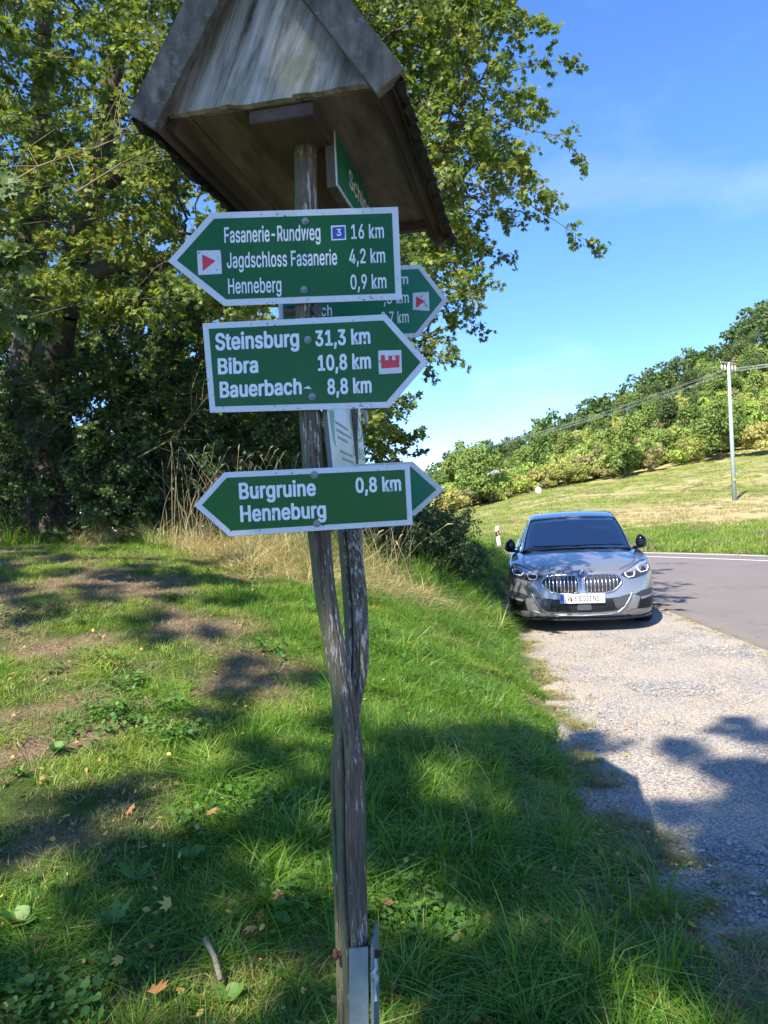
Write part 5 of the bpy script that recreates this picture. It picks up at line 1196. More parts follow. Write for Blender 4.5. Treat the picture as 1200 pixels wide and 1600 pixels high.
# slope boards: left and right, three planks each, running front to back
nrmL = Vector((-slope, 0, 1)).normalized(); sl_len = math.hypot(HALF, APZ)
EXT = .042      # eaves overhang down the slope
for side in (-1, 1):
    def SP(t, off):   # t metres down from ridge along the slope, off = outward
        ux = side * HALF / sl_len; uz = -APZ / sl_len; nx_ = side * APZ / sl_len; nz_ = HALF / sl_len
        return (HALF + ux * t + nx_ * off, APZ + uz * t + nz_ * off)
    T0, T1 = .0, sl_len + EXT
    for k in range(3):
        a_, b_ = T0 + (T1 - T0) * k / 3 + .001, T0 + (T1 - T0) * (k + 1) / 3 - .001
        prism('slope_plank', [SP(a_, .003), SP(b_, .003), SP(b_, .020 + .002 * (k == 1)), SP(a_, .020 + .002 * (k == 1))], -.055, Rlen + .03, under, RT)
    # bargeboard at the front, wide plank flush with the slope
    BW_ = .074
    for y0, y1 in ((-.085, -.058), (Rlen + .032, Rlen + .055)):
        top = .034; bot = top - BW_
        tr = (APZ * bot / 1.0) * 0
        # mitred at the ridge on x = HALF
        def ridge_t(off): return -off * (APZ / sl_len) / (HALF / sl_len)
        prism('bargeboard', [SP(ridge_t(top), top), SP(T1 + .008, top), SP(T1 + .008, bot), SP(ridge_t(bot), bot)], y0, y1, barge, RT, bevel=.002)
    # roofing felt with ragged lower edge
    bm = bmesh.new(); ny_ = 46; r_ = random.Random(9 + side); rows = []
    for j in range(ny_ + 1):
        y = -.075 + (Rlen + .135) * j / ny_; rag = .018 + r_.uniform(-.007, .008); row = []
        for t, off in ((-.0, .024), (T1 * .5, .025), (T1, .025), (T1 + rag, .022 + r_.uniform(-.004, .004)), (T1 + rag - .004, .004 + r_.uniform(-.008, .004))):
            q = SP(t, off + .0); row.append(bm.verts.new((q[0], y, q[1])))
        rows.append(row)
    for j in range(ny_):
        for k in range(4): bm.faces.new([rows[j][k], rows[j][k + 1], rows[j + 1][k + 1], rows[j + 1][k]])
    bmesh.ops.solidify(bm, geom=bm.faces[:], thickness=-.004)
    bm_obj('felt_cover', bm, felt, RT)
    # eaves batten and inner side trim
    prism('eaves_batten', [SP(sl_len - .03, -.022), SP(sl_len + .02, -.022), SP(sl_len + .02, .0015), SP(sl_len - .03, .0015)], .012, Rlen - .022, under, RT)
bm = bmesh.new(); box(bm, (HALF, Rlen / 2 - .01, APZ + .030), (.06, Rlen + .16, .012)); bm_obj('ridge_cap', bm, felt, RT)
# tie board the post carries
hx0, hx1 = rl(385, 175)[0], rl(487, 158)[0]; print('tie', hx0, hx1)
cxl = (RMi @ PX_).x; zt = 0
tcx_ = (hx0 + hx1) / 2; tw_ = (hx1 - hx0)
bm = bmesh.new(); box(bm, (tcx_, .014 + .41, -.0205), (tw_, .82, .031)); bmesh.ops.bevel(bm, geom=list(bm.edges), offset=.003, segments=1, affect='EDGES'); bm_obj('tie_board', bm, under, RT)
for i, (xa, xb) in enumerate([(.006, .052), (.054, GW * .36), (GW * .36 + .002, GW * .62), (GW * .62 + .002, GW - .030)]):
    bm = bmesh.new(); box(bm, ((xa + xb) / 2, .011 + (Rlen - .034) / 2, .004 + .001 * (i % 2)), (xb - xa, Rlen - .034, .016)); bmesh.ops.bevel(bm, geom=list(bm.edges), offset=.002, segments=1, affect='EDGES'); bm_obj('soffit_plank', bm, soffit, RT)
bm = bmesh.new(); box(bm, (GW - .014, .011 + (Rlen - .034) / 2, -.002), (.026, Rlen - .034, .030)); bm_obj('eaves_strip', bm, under, RT)
bm = bmesh.new(); box(bm, (GW * .5, Rlen - .05, -.018), (GW - .05, .03, .028)); bm_obj('cross_batten', bm, under, RT)

# ------------------------------------------------------------------ steel anchor at the foot
AN = thing('post_anchor', 'galvanised steel channel bolted to the foot of the signpost', 'anchor')
gal = mat('galvanised', (.30, .36, .38), .45, .65); n = N(gal); n.col(n.ramp(n.noise(7, 5, .6), [(.3, (.20, .26, .29)), (.7, (.36, .43, .46))])); n.l(n.ramp(n.noise(20, 4), [(.3, BW(.35)), (.7, BW(.6))]), n.b.inputs['Roughness'])
D_ = 1.815; c0 = at(545, 1482, D_); c1 = at(575, 1484, D_); zt_ = (c0.z + c1.z) / 2
def upx(x, y, D, z): 
    p_ = at(x, y, D); return Vector((p_.x, p_.y, z))
zb_ = gz(0, 1.9) - .1
lean = (at(549, 1900, D_ - .0) - at(545, 1482, D_)); lean = lean / lean.z      # per metre of z
def col_pt(p_, z): return p_ + Vector((lean.x, lean.y * 0, 1)) * (z - p_.z)
def slab(name, a_, b_, n_, th, ztop_a, ztop_b):
    bm = bmesh.new(); tv = []
    for pp, zt2 in ((a_, ztop_a), (b_, ztop_b)):
        for s in (0, 1):
            q = pp + n_ * th * s; tv.append((bm.verts.new(col_pt(q, zb_)), bm.verts.new(col_pt(q, zt2))))
    (a0, a1), (a2, a3), (b0, b1), (b2, b3) = tv
    for f in ((a0, b0, b1, a1), (a2, a3, b3, b2), (a1, b1, b3, a3), (a0, a1, a3, a2), (b0, b2, b3, b1), (a0, a2, b2, b0)): bm.faces.new(f)
    bmesh.ops.recalc_face_normals(bm, faces=bm.faces); return bm_obj(name, bm, gal, AN)
slab('web', c0, c1, Vector((0, 1, 0)), .006, zt_, zt_ + .002)
cR = c1 + Vector((.0062, -.001, 0)); cRb = cR + Vector((.012, .105, 0)); slab('flange', cR, cRb, Vector((-1, .1, 0)).normalized() * -1, .006, zt_ + .004, zt_ + .012)
rust = mat('rusty_bolt', (.07, .024, .016), .9); bolt_c = at(560, 1491, 1.86)
bm = bmesh.new(); q = at(578, 1491, 1.85); cyl(bm, q, q + Vector((.008, 0, 0)), .018, seg=16); cyl(bm, q + Vector((.008, 0, 0)), q + Vector((.020, 0, 0)), .012, .011, seg=6); cyl(bm, q + Vector((.020, 0, 0)), q + Vector((.028, 0, 0)), .006, seg=8); bm_obj('bolt', bm, rust, AN)
bm = bmesh.new(); q = at(527, 1491, 1.87); cyl(bm, q, q + Vector((-.010, 0, 0)), .014, .012, seg=8); cyl(bm, q, q + Vector((.012, 0, 0)), .008, seg=8); bm_obj('bolt', bm, rust, AN)
# paper tag
bm = bmesh.new(); rows = []
for j, (x, y, dd_) in enumerate([(586, 1499, 0), (588, 1512, .004), (583, 1522, .010), (589, 1530, .004), (584, 1545, .0), (586, 1566, .006)]):
    w_ = [.006, .007, .012, .010, .009, .011][j]; q = at(x, y, 1.82 - dd_); rows.append((bm.verts.new(q + Vector((-w_ / 2, 0, 0))), bm.verts.new(q + Vector((w_ / 2, .003, .001)))))
for a_, b_ in zip(rows[:-1], rows[1:]): bm.faces.new((a_[0], a_[1], b_[1], b_[0]))
bmesh.ops.solidify(bm, geom=bm.faces[:], thickness=.0006)
tag(bm_obj('paper_tag', bm, mat('paper', (.62, .66, .72), .6)), 'crumpled white paper strip hanging from the rusty bolt at the post foot', 'tag')
#@@NEXT@@
# ------------------------------------------------------------------ parked car
CARX, CARY, CARRZ = 2.35, 9.32, -R_(11.5)
car = thing('parked_car', 'grey metallic sedan with wide chrome slatted double grille parked on the gravel beside the road', 'car', (CARX, CARY, .0), CARRZ)
paint = mat('car_paint', (.27, .275, .28), .32, .5, Coat_Weight=1., Coat_Roughness=.02, Coat_IOR=1.8); paint.node_tree.nodes['Principled BSDF'].inputs['Specular IOR Level'].default_value = .6
black_g = mat('gloss_black', (.012, .012, .013), .15); black_m = mat('matt_black', (.012, .012, .013), .6); chrome = mat('satin_chrome', (.62, .63, .65), .22, 1.)
tyre_m = mat('tyre_rubber', (.018, .018, .018), .8); rim_m = mat('rim_alloy', (.30, .31, .33), .3, .9); inner_m = mat('car_interior', (.07, .07, .075), .7)
LEN = 4.52
def half_w(z): return float(np.interp(z, [.10, .18, .30, .5, .65, .8, .92, 1.1], [.80, .865, .893, .90, .895, .885, .86, .82]))
def zfront(z): return float(np.interp(z, [.10, .17, .22, .32, .44, .56, .66, .72, .80, .95], [.10, .035, .01, .0, .012, .03, .06, .11, .22, .4]))
def plan(x, w, n_=2.7, Lf=.74): t = min(abs(x) / w, 1.); return Lf * (1 - (1 - t ** n_) ** (1 / n_))
def yfront(x, z): return zfront(z) + plan(x, half_w(z) + .012)
def belt(y): return float(np.interp(y, [0, .10, .3, .6, 1.0, 1.5, 2.4, 3.2, 3.9, 4.3, 4.55], [.685, .70, .765, .825, .875, .905, .925, .95, .975, .96, .93]))
def zc(y): return float(np.interp(y, [0, .06, .12, .3, .6, .9, 1.25, 2, 3.2, 3.9, 4.2, 4.55], [.69, .705, .735, .80, .865, .915, .965, .99, 1.0, 1.05, 1.06, 1.0]))
NR = 96
def ring_pt(k, z):
    """plan outline, k in 0..NR: from the nose centre round the right side to the tail centre and back"""
    t = k / NR * 2; side = 1 if t <= 1 else -1; t = t if t <= 1 else 2 - t
    w = half_w(z); Lf, Lr = .74, .6; zf = zfront(z)
    if t < .36:
        a = (t / .36) * PI / 2; x = w * math.sin(a) ** (2 / 2.7); y = zf + Lf * (1 - math.cos(a) ** (2 / 2.7)) 
    elif t < .72:
        x = w; y = zf + Lf + (LEN - Lr - Lf - zf) * (t - .36) / .36
    else:
        a = (1 - (t - .72) / .28) * PI / 2; x = w * math.sin(a) ** (2 / 3.); y = LEN - Lr * (1 - math.cos(PI / 2 - a) * 0) + Lr * (math.cos(a) ** (2 / 3.)) - 0
        y = LEN - Lr + Lr * math.cos(a) ** (2 / 3.)
    return side * x, y
V = []; rowsz = [0, .06, .13, .22, .32, .42, .52, .62, .72, .82, .92, 1.0]
for v in rowsz:
    for k in range(NR):
        x, y = ring_pt(k, .5); zb_ = belt(y); z = .17 + (zb_ - .17) * v; x, y = ring_pt(k, z)
        side_bow = .012 * math.sin(v * PI) ; V.append((x * (1 + side_bow), y, z))
nrow = len(rowsz)
for r in (.985, .95, .88, .76, .62, .46, .3, .15, .0):
    for k in range(NR):
        x, y = V[(nrow - 1) * NR + k][:2]; zb_ = V[(nrow - 1) * NR + k][2]; c = zc(y); f = 1 - r ** 2.6; z = zb_ + (c - zb_) * f + .012 * math.exp(-((r - .62) / .08) ** 2) * (1 if .3 < y < 1.3 else 0)
        V.append((x * r, y + (.012 * (1 - r)), z))
F = []; tot = nrow + 9
for i in range(tot - 1):
    for k in range(NR): F.append((i * NR + k, i * NR + (k + 1) % NR, (i + 1) * NR + (k + 1) % NR, (i + 1) * NR + k))
F.append(tuple(range(NR))[::-1])
# the two halves meet on the spine: weld
bm = bmesh.new(); vs = [bm.verts.new(v) for v in V]
for f in F:
    try: bm.faces.new([vs[i] for i in f])
    except ValueError: pass
bmesh.ops.remove_doubles(bm, verts=bm.verts, dist=.0006); bmesh.ops.recalc_face_normals(bm, faces=bm.faces)
body = bm_obj('body', bm, paint, car, smooth=True)
WY = (.865, 3.535); WR = .333
# wheel arches cut with a boolean
cb = bmesh.new()
for y in WY:
    for s in (-1, 1): cyl(cb, (s * .62, y, .335), (s * 1.1, y, .335), .372, seg=36)
cut = bm_obj('cut', cb, inner_m); md = body.modifiers.new('b', 'BOOLEAN'); md.operation = 'DIFFERENCE'; md.object = cut; md.solver = 'EXACT'
cut.parent = car; bpy.context.view_layer.update(); dg = bpy.context.evaluated_depsgraph_get(); me2 = bpy.data.meshes.new_from_object(body.evaluated_get(dg))
if len(me2.polygons) > 500: body.modifiers.clear(); body.data = me2
bpy.data.objects.remove(cut)
for poly in body.data.polygons:
    poly.use_smooth = True
# greenhouse
def gh(y):   # roof line z, half width at the top, half width at the base
    z = float(np.interp(y, [1.22, 1.5, 1.8, 2.05, 2.3, 2.6, 3.0, 3.4, 3.8, 4.1, 4.3], [.955, 1.09, 1.235, 1.345, 1.395, 1.415, 1.41, 1.365, 1.245, 1.12, 1.05]))
    wt = float(np.interp(y, [1.22, 1.6, 2.05, 2.6, 3.2, 3.8, 4.3], [.70, .665, .60, .585, .57, .55, .56])); wb = float(np.interp(y, [1.0, 1.22, 1.7, 2.6, 3.4, 4.0, 4.3], [.70, .755, .82, .83, .81, .72, .60])); return z, wt, wb
def gh_section(y, bulge=0.):
    z, wt, wb = gh(y); zb_ = min(belt(y) - .01, z - .01); pts = []
    for k in range(5):
        t = k / 4; pts.append((wb + (wt + .03 - wb) * t ** 1.25, zb_ + (z - .055 - zb_) * t))
    for a, b in ((.98, .020), (.90, .008), (.7, .0), (.35, -.012), (0, -.016)): pts.append((wt * a + .012 * (a > .95), z - b + .0))
    return pts
ys = np.array([1.22, 1.28, 1.36, 1.5, 1.65, 1.8, 1.95, 2.05, 2.12, 2.3, 2.6, 2.85, 2.95, 3.2, 3.4, 3.6, 3.8, 4.0, 4.15, 4.3])
def shell(name, faces_sel, m, off=0., th=.006, mirror=True, label=None):
    bm = bmesh.new(); grid = []
    for y in ys:
        sec = gh_section(y); bow = lambda x: -.10 * (1 - (abs(x) / .8) ** 2) * float(np.interp(y, [1.22, 2.05, 2.5], [1, .5, 0])) + .08 * (1 - (abs(x) / .8) ** 2) * float(np.interp(y, [3.0, 3.4, 4.3], [0, .5, 1]))
        pts = [(x, z) for x, z in sec] + [(-x, z) for x, z in sec[::-1][1:]]
        grid.append([bm.verts.new((x, y + bow(x), z + off)) for x, z in pts])
    ncol = len(grid[0])
    for i in range(len(ys) - 1):
        for j in range(ncol - 1):
            jj = min(j, ncol - 2 - j)
            if faces_sel(.5 * (ys[i] + ys[i + 1]), jj): bm.faces.new((grid[i][j], grid[i + 1][j], grid[i + 1][j + 1], grid[i][j + 1]))
    bmesh.ops.delete(bm, geom=[v for v in bm.verts if not v.link_faces], context='VERTS'); bmesh.ops.recalc_face_normals(bm, faces=bm.faces)
    bmesh.ops.solidify(bm, geom=bm.faces[:], thickness=th)
    return bm_obj(name, bm, m, car, smooth=True)
glass = mat('car_glass', (.02, .03, .035), .02); n = N(glass); o_ = n.t.nodes['Material Output']
tr = n.n('BsdfTransparent'); tr.inputs[0].default_value = (.90, .94, .94, 1); gl = n.n('BsdfGlossy', Roughness=.015); gl.inputs[0].default_value = (.95, .97, 1, 1); fr = n.n('Fresnel', IOR=3.8); ms = n.n('MixShader')
n.l(fr.outputs[0], ms.inputs[0]); n.l(tr.outputs[0], ms.inputs[1]); n.l(gl.outputs[0], ms.inputs[2]); n.l(ms.outputs[0], o_.inputs[0])
is_ws = lambda y, j: y < 2.05 and j >= 4
is_rw = lambda y, j: y > 3.25 and j >= 4 and y < 4.15
is_sw = lambda y, j: (1.55 < y < 2.85 or 2.95 < y < 3.75) and j in (0, 1, 2)
shell('roof', lambda y, j: not (is_ws(y, j) or is_rw(y, j) or is_sw(y, j)), paint, 0, .02)
shell('windshield', is_ws, glass, -.002, .004); shell('rear_window', is_rw, glass, -.002, .004); sw_ = shell('side_window', is_sw, glass, -.002, .004)
def split_loose(o):
    bm = bmesh.new(); bm.from_mesh(o.data); left = set(bm.verts); groups = []
    while left:
        st_ = [left.pop()]; g = set(st_)
        while st_:
            v = st_.pop()
            for e in v.link_edges:
                w_ = e.other_vert(v)
                if w_ in left: left.discard(w_); g.add(w_); st_.append(w_)
        groups.append(g)
    for i, g in enumerate(groups):
        ids = {v: k for k, v in enumerate(g)}; fs = [[ids[v] for v in f.verts] for f in bm.faces if f.verts[0] in g]
        me = bpy.data.meshes.new(o.name.split('.')[0]); me.from_pydata([tuple(v.co) for v in g], [], fs); me.polygons.foreach_set('use_smooth', [True] * len(fs)); me.update()
        for m_ in o.data.materials: me.materials.append(m_)
        if i == 0: first = me
        else: link(o.name.split('.')[0], me, None, o.parent)
    bm.free(); o.data = first
split_loose(sw_)
# black glass band round the windshield, wiper cowl
wf_ = shell('windshield_frame', lambda y, j: is_ws(y, j) and (j == 4 or y > 2.0), black_g, .002, .003)
split_loose(wf_)
# interior
bm = bmesh.new(); box(bm, (0, 1.45, .93), (1.35, .5, .09)); bmesh.ops.bevel(bm, geom=list(bm.edges), offset=.03, segments=2, affect='EDGES'); bm_obj('dashboard', bm, inner_m, car)
for s in (-1, 1):
    bm = bmesh.new(); box(bm, (s * .36, 2.42, .93), (.46, .16, .5)); box(bm, (s * .36, 2.44, 1.235), (.24, .10, .15)); bmesh.ops.bevel(bm, geom=list(bm.edges), offset=.03, segments=2, affect='EDGES'); bm_obj('seat', bm, inner_m, car)
bm = bmesh.new(); box(bm, (0, 3.5, .98), (1.2, .12, .3)); bm_obj('rear_seat', bm, inner_m, car)
pts = [(.37 + .185 * math.cos(t), 1.78 - .06 * math.sin(t), 1.0 + .175 * math.sin(t)) for t in np.linspace(0, 2 * PI, 25)[:-1]]
link('steering_wheel', tube(pts, .014, 8, 'steering_wheel', closed=True), mat('wheel_grey', (.12, .12, .12), .35), car)
bm = bmesh.new(); box(bm, (0, 1.92, 1.285), (.24, .03, .065)); bmesh.ops.bevel(bm, geom=list(bm.edges), offset=.012, segments=2, affect='EDGES'); bm_obj('inside_mirror', bm, black_m, car)
# wheels
def wheel(x, y):
    s = 1 if x > 0 else -1; Mx = Matrix.Translation((x, y, WR))
    prof = [(-.105, .215), (-.112, .27), (-.105, .315), (-.08, .330), (-.03, WR), (.03, WR), (.08, .330), (.105, .315), (.112, .27), (.105, .215)]
    V = []; F = []; K = 40
    for k in range(K):
        a = 2 * PI * k / K
        for px_, r in prof: V.append((px_, r * math.cos(a), r * math.sin(a)))
    m_ = len(prof)
    for k in range(K):
        for j in range(m_): F.append((k * m_ + j, k * m_ + (j + 1) % m_, ((k + 1) % K) * m_ + (j + 1) % m_, ((k + 1) % K) * m_ + j))
    w_ = thing_part = link('wheel', bpy.data.meshes.new('wheel_hub'), None, car); w_.location = (x, y, WR)
    bm = bmesh.new(); cyl(bm, (-.06 * s, 0, 0), (.04 * s, 0, 0), .09, seg=20); bm.to_mesh(w_.data); bm.free(); w_.data.materials.append(black_m)
    link('tyre', np_mesh('tyre', V, F, smooth=True), tyre_m, w_)
    bm = bmesh.new(); cyl(bm, (.03 * s, 0, 0), (.085 * s, 0, 0), .225, .225, seg=36, caps=False); bmesh.ops.solidify(bm, geom=bm.faces[:], thickness=.012)
    for k in range(5):
        for q in (-.16, .16):
            a = 2 * PI * k / 5 + q; Ms = Matrix.Rotation(a, 4, 'X'); box(bm, (.075 * s, 0, .12), (.022, .026, .21), Ms)
    cyl(bm, (.05 * s, 0, 0), (.09 * s, 0, 0), .05, seg=16); bm_obj('rim', bm, rim_m, w_)
for y in WY:
    for s in (-1, 1): wheel(s * .785, y)
# shapes that follow the nose
def subdiv_poly(P_, m_=.03):
    out = []
    for a, b in zip(P_, P_[1:] + P_[:1]):
        k = max(1, int(math.hypot(b[0] - a[0], b[1] - a[1]) / m_)); out += [(a[0] + (b[0] - a[0]) * i / k, a[1] + (b[1] - a[1]) * i / k) for i in range(k)]
    return out
def front_patch(name, P_, off, m, parent, th=.012, surf=None, sub=None):
    """polygon given in (x,z) as seen from the front, wrapped on the nose"""
    surf = surf or yfront; bm = bmesh.new(); f = bm.faces.new([bm.verts.new((x, 0, z)) for x, z in subdiv_poly(list(P_))])
    xs = [p[0] for p in P_]; zs = [p[1] for p in P_]
    for v in np.arange(min(xs) + .04, max(xs), .04): bmesh.ops.bisect_plane(bm, geom=bm.verts[:] + bm.edges[:] + bm.faces[:], plane_co=(v, 0, 0), plane_no=(1, 0, 0))
    for v in np.arange(min(zs) + .03, max(zs), .03): bmesh.ops.bisect_plane(bm, geom=bm.verts[:] + bm.edges[:] + bm.faces[:], plane_co=(0, 0, v), plane_no=(0, 0, 1))
    bm.normal_update()
    r = bmesh.ops.extrude_face_region(bm, geom=bm.faces[:]); top = {v for v in r['geom'] if isinstance(v, bmesh.types.BMVert)}
    for v in bm.verts: v.co.y = surf(v.co.x, v.co.z) - off + (th if v not in top else 0)
    bmesh.ops.recalc_face_normals(bm, faces=bm.faces)
    return bm_obj(name, bm, m, parent)
def front_tube(name, P_, off, r, m, parent, closed=True, surf=None):
    surf = surf or yfront; Q = subdiv_poly(list(P_), .02) if closed else None
    if not closed:
        Q = []
        for a, b in zip(P_[:-1], P_[1:]):
            k = max(1, int(math.hypot(b[0] - a[0], b[1] - a[1]) / .02)); Q += [(a[0] + (b[0] - a[0]) * i / k, a[1] + (b[1] - a[1]) * i / k) for i in range(k)]
        Q.append(P_[-1])
    return link(name, tube([(x, surf(x, z) - off, z) for x, z in Q], r, 6, name, closed=closed), m, parent)
def mir(P_): return [(-x, z) for x, z in P_]
def smooth_poly(P_, it=2):
    for _ in range(it):
        Q = []
        for a, b in zip(P_, P_[1:] + P_[:1]): Q += [(a[0] * .75 + b[0] * .25, a[1] * .75 + b[1] * .25), (a[0] * .25 + b[0] * .75, a[1] * .25 + b[1] * .75)]
        P_ = Q
    return P_
KID = [(.030, .585), (.042, .672), (.10, .700), (.40, .692), (.455, .655), (.485, .610), (.44, .545), (.34, .480), (.08, .475), (.042, .500)]
for s in (1, -1):
    P_ = smooth_poly(KID if s > 0 else mir(KID), 1)
    gr_ = front_patch('kidney_grille', P_, .008, black_m, car); front_tube('grille_frame', P_, .012, .0085, chrome, gr_)
    for k in range(9):
        x = .068 + k * .0445; zt = float(np.interp(x, [.04, .10, .40, .455, .485], [.67, .692, .685, .65, .61])); zb_ = float(np.interp(x, [.04, .08, .34, .44, .485], [.50, .482, .488, .55, .60]))
        if zt - zb_ < .03: continue
        bm = bmesh.new(); tz_ = .020 
        for (za, wa) in ((zb_, .008), ((za_ := (zb_ + zt) / 2), .0105), (zt, .013)):
            pass
        v0 = [(s * x - s * .0, yfront(x, z) - .018 - d, z) for z, d in ((zb_, .0), ((zb_ + zt) / 2, .006), (zt, .0))]
        link('grille_slat', tube(v0, [.007, .0095, .0115], 6, 'grille_slat'), chrome, gr_)
HL = [(.470, .678), (.50, .700), (.62, .757), (.74, .812), (.80, .822), (.845, .800), (.868, .745), (.868, .702), (.80, .665), (.62, .632), (.545, .640)]
glass_h = mat('headlight_glass', (.8, .85, .9), .02); n = N(glass_h); tr = n.n('BsdfTransparent'); tr.inputs[0].default_value = (.9, .92, .95, 1); gl = n.n('BsdfGlossy', Roughness=.02); fr = n.n('Fresnel', IOR=1.7); ms = n.n('MixShader'); n.l(fr.outputs[0], ms.inputs[0]); n.l(tr.outputs[0], ms.inputs[1]); n.l(gl.outputs[0], ms.inputs[2]); n.l(ms.outputs[0], n.t.nodes['Material Output'].inputs[0])
white_l = mat('daylight_ring', (.80, .82, .84), .3); hl_in = mat('headlight_inside', (.03, .035, .045), .3)
def ysurf_side(x, z):     # headlamp surface wraps on to the wing
    return yfront(x, min(z, .69)) + max(0, z - .69) * 1.6
for s in (1, -1):
    P_ = HL if s > 0 else mir(HL); h = front_patch('headlight', P_, .006, hl_in, car, surf=ysurf_side, th=.05)
    brow = [(.50, .694), (.62, .748), (.74, .800), (.83, .808), (.85, .785), (.75, .765), (.64, .715)]; front_patch('lamp_brow', brow if s > 0 else mir(brow), .010, mat('lamp_silver', (.45, .50, .58), .25, .6), h, th=.01, surf=ysurf_side)
    for (cx, cz, w_, hh) in ((.585, .675, .055, .030), (.765, .725, .070, .034)):
        U = [(cx - w_, cz + hh * .9), (cx - w_ * 1.05, cz), (cx - w_ * .6, cz - hh), (cx + w_ * .65, cz - hh * .8), (cx + w_ * 1.05, cz + hh * .2), (cx + w_ * 1.0, cz + hh * 1.0)]
        front_tube('light_ring', U if s > 0 else mir(U), .014, .0075, white_l, h, closed=False, surf=ysurf_side)
        bm = bmesh.new(); bmesh.ops.create_uvsphere(bm, u_segments=14, v_segments=8, radius=.024); me = bpy.data.meshes.new('lamp_lens'); bm.to_mesh(me); bm.free(); q = link('lamp_lens', me, black_g, h); q.location = (s * cx, ysurf_side(cx, cz) - .012, cz + .006)
# number plate
pl = front_patch('number_plate', [(-.265, .362), (.265, .362), (.265, .474), (-.265, .474)], 0, mat('plate_white', (.70, .68, .62), .4), car, th=.02, surf=lambda x, z: -.032 + .03 * x * x)
front_patch('country_band', [(-.262, .366), (-.215, .366), (-.215, .470), (-.262, .470)], 0, mat('plate_blue', (.02, .10, .50), .4), pl, th=.002, surf=lambda x, z: -.0335 + .03 * x * x)
tm = mat('plate_black', (.03, .03, .03), .5)
def ptext(t, x0, x1, z0, cap, m, y, par, bold=.01):
    me = text_mesh(t, bold); xs = [v.co.x for v in me.vertices]; a0, a1 = min(xs), max(xs)
    for v in me.vertices: v.co = (x0 + (v.co.x - a0) / (a1 - a0) * (x1 - x0), y - v.co.z * .05, z0 + v.co.y * cap / CAPH)
    return link('lettering', me, m, par)
ptext(': PK 6 BI013 N3 _', -.205, .235, .388, .062, tm, -.0345, pl, .016)
ptext('D', -.246, -.232, .375, .018, white_l, -.0350, pl)
# lower intakes and trim
mesh_m = mat('intake_mesh', (.010, .010, .011), .5); trim = mat('trim_grey', (.075, .08, .085), .4, .3); silver = mat('trim_silver', (.26, .27, .28), .3, .6)
LOW = smooth_poly([(-.50, .425), (-.30, .405), (.30, .405), (.50, .425), (.54, .39), (.47, .30), (.38, .245), (-.38, .245), (-.47, .30), (-.54, .39)], 1)
lo_ = front_patch('lower_intake', LOW, .006, mesh_m, car)
for j in range(6):
    zz = .262 + j * .022; w_ = .36 + j * .012
    pts = []; 
    for k in range(33): x = -w_ + 2 * w_ * k / 32; pts.append((x, yfront(x, zz) - .010, zz + (.006 if k % 2 else -.006)))
    link('mesh_bar', tube(pts, .0028, 4, 'mesh_bar'), black_g, lo_)
bm = bmesh.new(); box(bm, (.02, yfront(0, .3) - .018, .305), (.17, .03, .075)); bmesh.ops.bevel(bm, geom=list(bm.edges), offset=.012, segments=2, affect='EDGES'); bm_obj('radar_cover', bm, trim, car)
for s in (1, -1):
    fin = [(.36, .40), (.50, .435), (.575, .445), (.55, .38), (.50, .30), (.44, .265), (.385, .30)]; fin = fin if s > 0 else mir(fin); front_patch('air_curtain_fin', fin, .012, trim, car)
    so_ = [(.655, .265), (.70, .405), (.86, .425), (.885, .38), (.885, .27), (.80, .255)]; so2 = so_ if s > 0 else mir(so_); si = front_patch('side_intake', so2, .006, mesh_m, car)
    for j in range(5):
        zz = .28 + j * .018; pts = [(s * (.68 + .19 * k / 12), yfront(.68 + .19 * k / 12, zz) - .010, zz + (.005 if k % 2 else -.005)) for k in range(13)]; link('mesh_bar', tube(pts, .0026, 4, 'mesh_bar'), black_g, si)
    fg = [(.70, .40), (.86, .418), (.86, .392), (.705, .372)]; front_patch('fog_strip', fg if s > 0 else mir(fg), .016, mat('lens_strip', (.35, .35, .34), .15, .5), si)
    bl_ = [(.62, .435), (.72, .475), (.86, .49), (.885, .45), (.86, .425), (.70, .41)]; front_patch('air_scoop', bl_ if s > 0 else mir(bl_), .004, mat('scoop_shade', (.05, .06, .075), .35, .4), car)
    lp = [(.52, .225), (.62, .262), (.80, .25), (.885, .262), (.885, .20), (.60, .172)]; front_patch('bumper_corner', lp if s > 0 else mir(lp), .022, silver, car)
AR = [(-.60, .475), (-.565, .40), (-.50, .30), (-.42, .235), (-.30, .215), (0, .205), (.30, .215), (.42, .235), (.50, .30), (.565, .40), (.60, .475)]
front_tube('bumper_trim', AR, .010, .012, silver, car, closed=False)
bm = bmesh.new(); rows = []
for k in range(33):
    x = -.86 + 1.72 * k / 32; y = yfront(x, .2); rows.append([bm.verts.new((x, y - .02, .172)), bm.verts.new((x, y - .035, .152)), bm.verts.new((x, y + .12, .148)), bm.verts.new((x, y + .10, .175))])
for a_, b_ in zip(rows[:-1], rows[1:]):
    for j in range(4): bm.faces.new((a_[j], a_[(j + 1) % 4], b_[(j + 1) % 4], b_[j]))
bmesh.ops.recalc_face_normals(bm, faces=bm.faces); bm_obj('front_lip', bm, black_g, car)
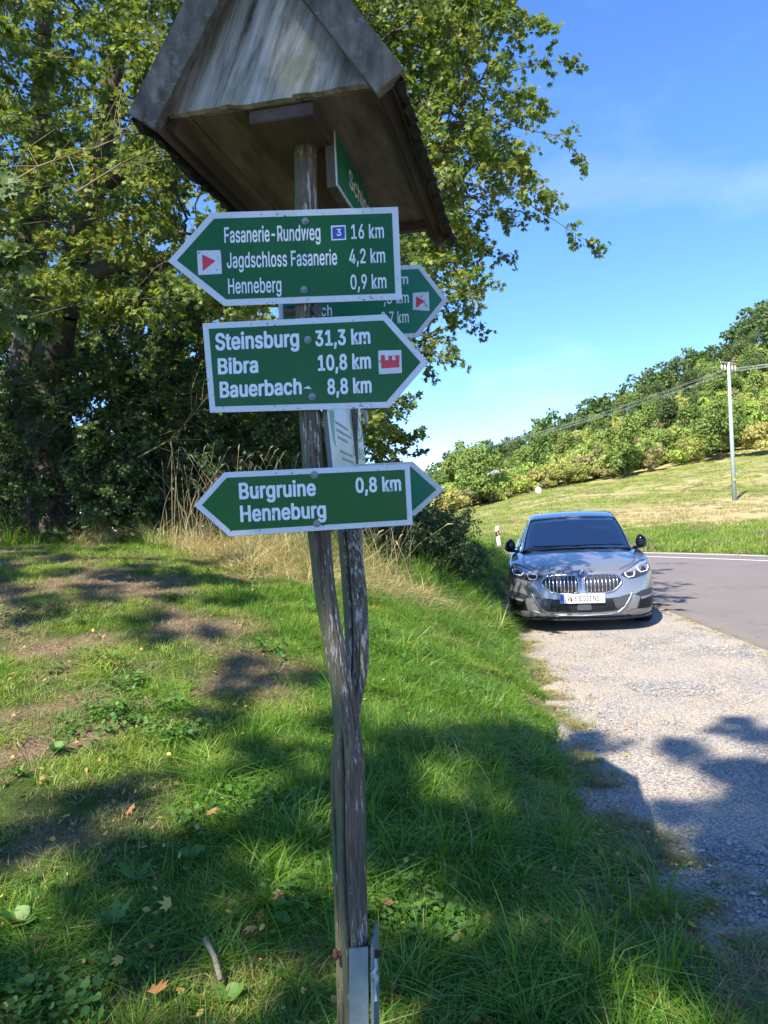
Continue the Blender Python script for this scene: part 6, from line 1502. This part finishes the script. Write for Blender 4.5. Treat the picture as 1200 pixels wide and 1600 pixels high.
# badge: blue and white quarters in a ring
bd = bpy.data.objects.new('badge', bpy.data.meshes.new('badge')); COL.objects.link(bd); bd.parent = car; by_ = .075
bd.location = (0, by_ - .012, .722); bd.rotation_euler = (R_(-42), 0, 0); bm = bmesh.new(); cyl(bm, (0, 0, 0), (0, -.006, 0), .041, seg=32); bm.to_mesh(bd.data); bm.free(); bd.data.materials.append(black_g)
bb = mat('badge_blue', (.02, .22, .60), .25)
for k in range(4):
    P_ = [(0, 0)] + [(.027 * math.cos(t), .027 * math.sin(t)) for t in np.linspace(k * PI / 2, (k + 1) * PI / 2, 9)]; prism('badge_quarter', P_, -.0085, -.0062, bb if k % 2 else white_l, bd)
link('badge_ring', tube([(.040 * math.cos(t), -.007, .040 * math.sin(t)) for t in np.linspace(0, 2 * PI, 33)[:-1]], .0028, 6, 'badge_ring', closed=True), chrome, bd)
# bonnet shut line, mirrors, wipers, sticker
for s in (1, -1):
    mm = link('side_mirror', bpy.data.meshes.new('side_mirror'), black_g, car); bm = bmesh.new(); bmesh.ops.create_uvsphere(bm, u_segments=20, v_segments=12, radius=1)
    for v in bm.verts:
        t = v.co.x * s; v.co = Vector((v.co.x * (.075 - .018 * v.co.z), v.co.y * .075, v.co.z * (.092 - .012 * t) + (.012 * -t))) 
    bm.to_mesh(mm.data); bm.free(); mm.location = (s * .895, 1.50, 1.0); mm.data.polygons.foreach_set('use_smooth', [True] * len(mm.data.polygons))
    bm = bmesh.new(); cyl(bm, (-s * .11, .0, -.085), (s * .02, 0, -.065), .020, .026, seg=10); bm_obj('mirror_foot', bm, black_g, mm)
    link('mirror_stripe', tube([(s * .035, -.066, -.055), (s * .062, -.052, -.01), (s * .052, -.052, .045), (s * .02, -.06, .07)], [.004, .009, .009, .004], 6, 'mirror_stripe'), silver, mm)
    link('wiper', tube([(s * .60 if s > 0 else .05, 1.16 if s > 0 else 1.12, .985), (s * .3 if s > 0 else -.2, 1.14 if s > 0 else 1.15, .992), (-.02 if s > 0 else -.58, 1.13 if s > 0 else 1.22, .992)], .008, 6, 'wiper'), black_m, car)
bm = bmesh.new(); box(bm, (0, 0, 0), (.07, .002, .05)); q = bm_obj('permit_sticker', bm, mat('sticker_green', (.25, .55, .38), .5), car); q.location = (-.62, 1.47, 1.035); q.rotation_euler = (R_(-58), 0, 0)
# bonnet gap line along both sides and its leading edge
for s in (1, -1):
    pts = []
    for y in np.linspace(.2, 1.2, 16):
        t = .80; xr = half_w(belt(y)) if y > .74 else min(half_w(.75), next((half_w(.75) * (1 - (1 - (y - .1) / .74) ** 2.7) ** (1 / 2.7) for _ in (0,)), .8)); x = xr * t; f = 1 - t ** 2.6; pts.append((s * x, y, belt(y) + (zc(y) - belt(y)) * f + .001))
    link('bonnet_gap', tube(pts, .0035, 4, 'bonnet_gap'), black_m, car)
#@@NEXT@@
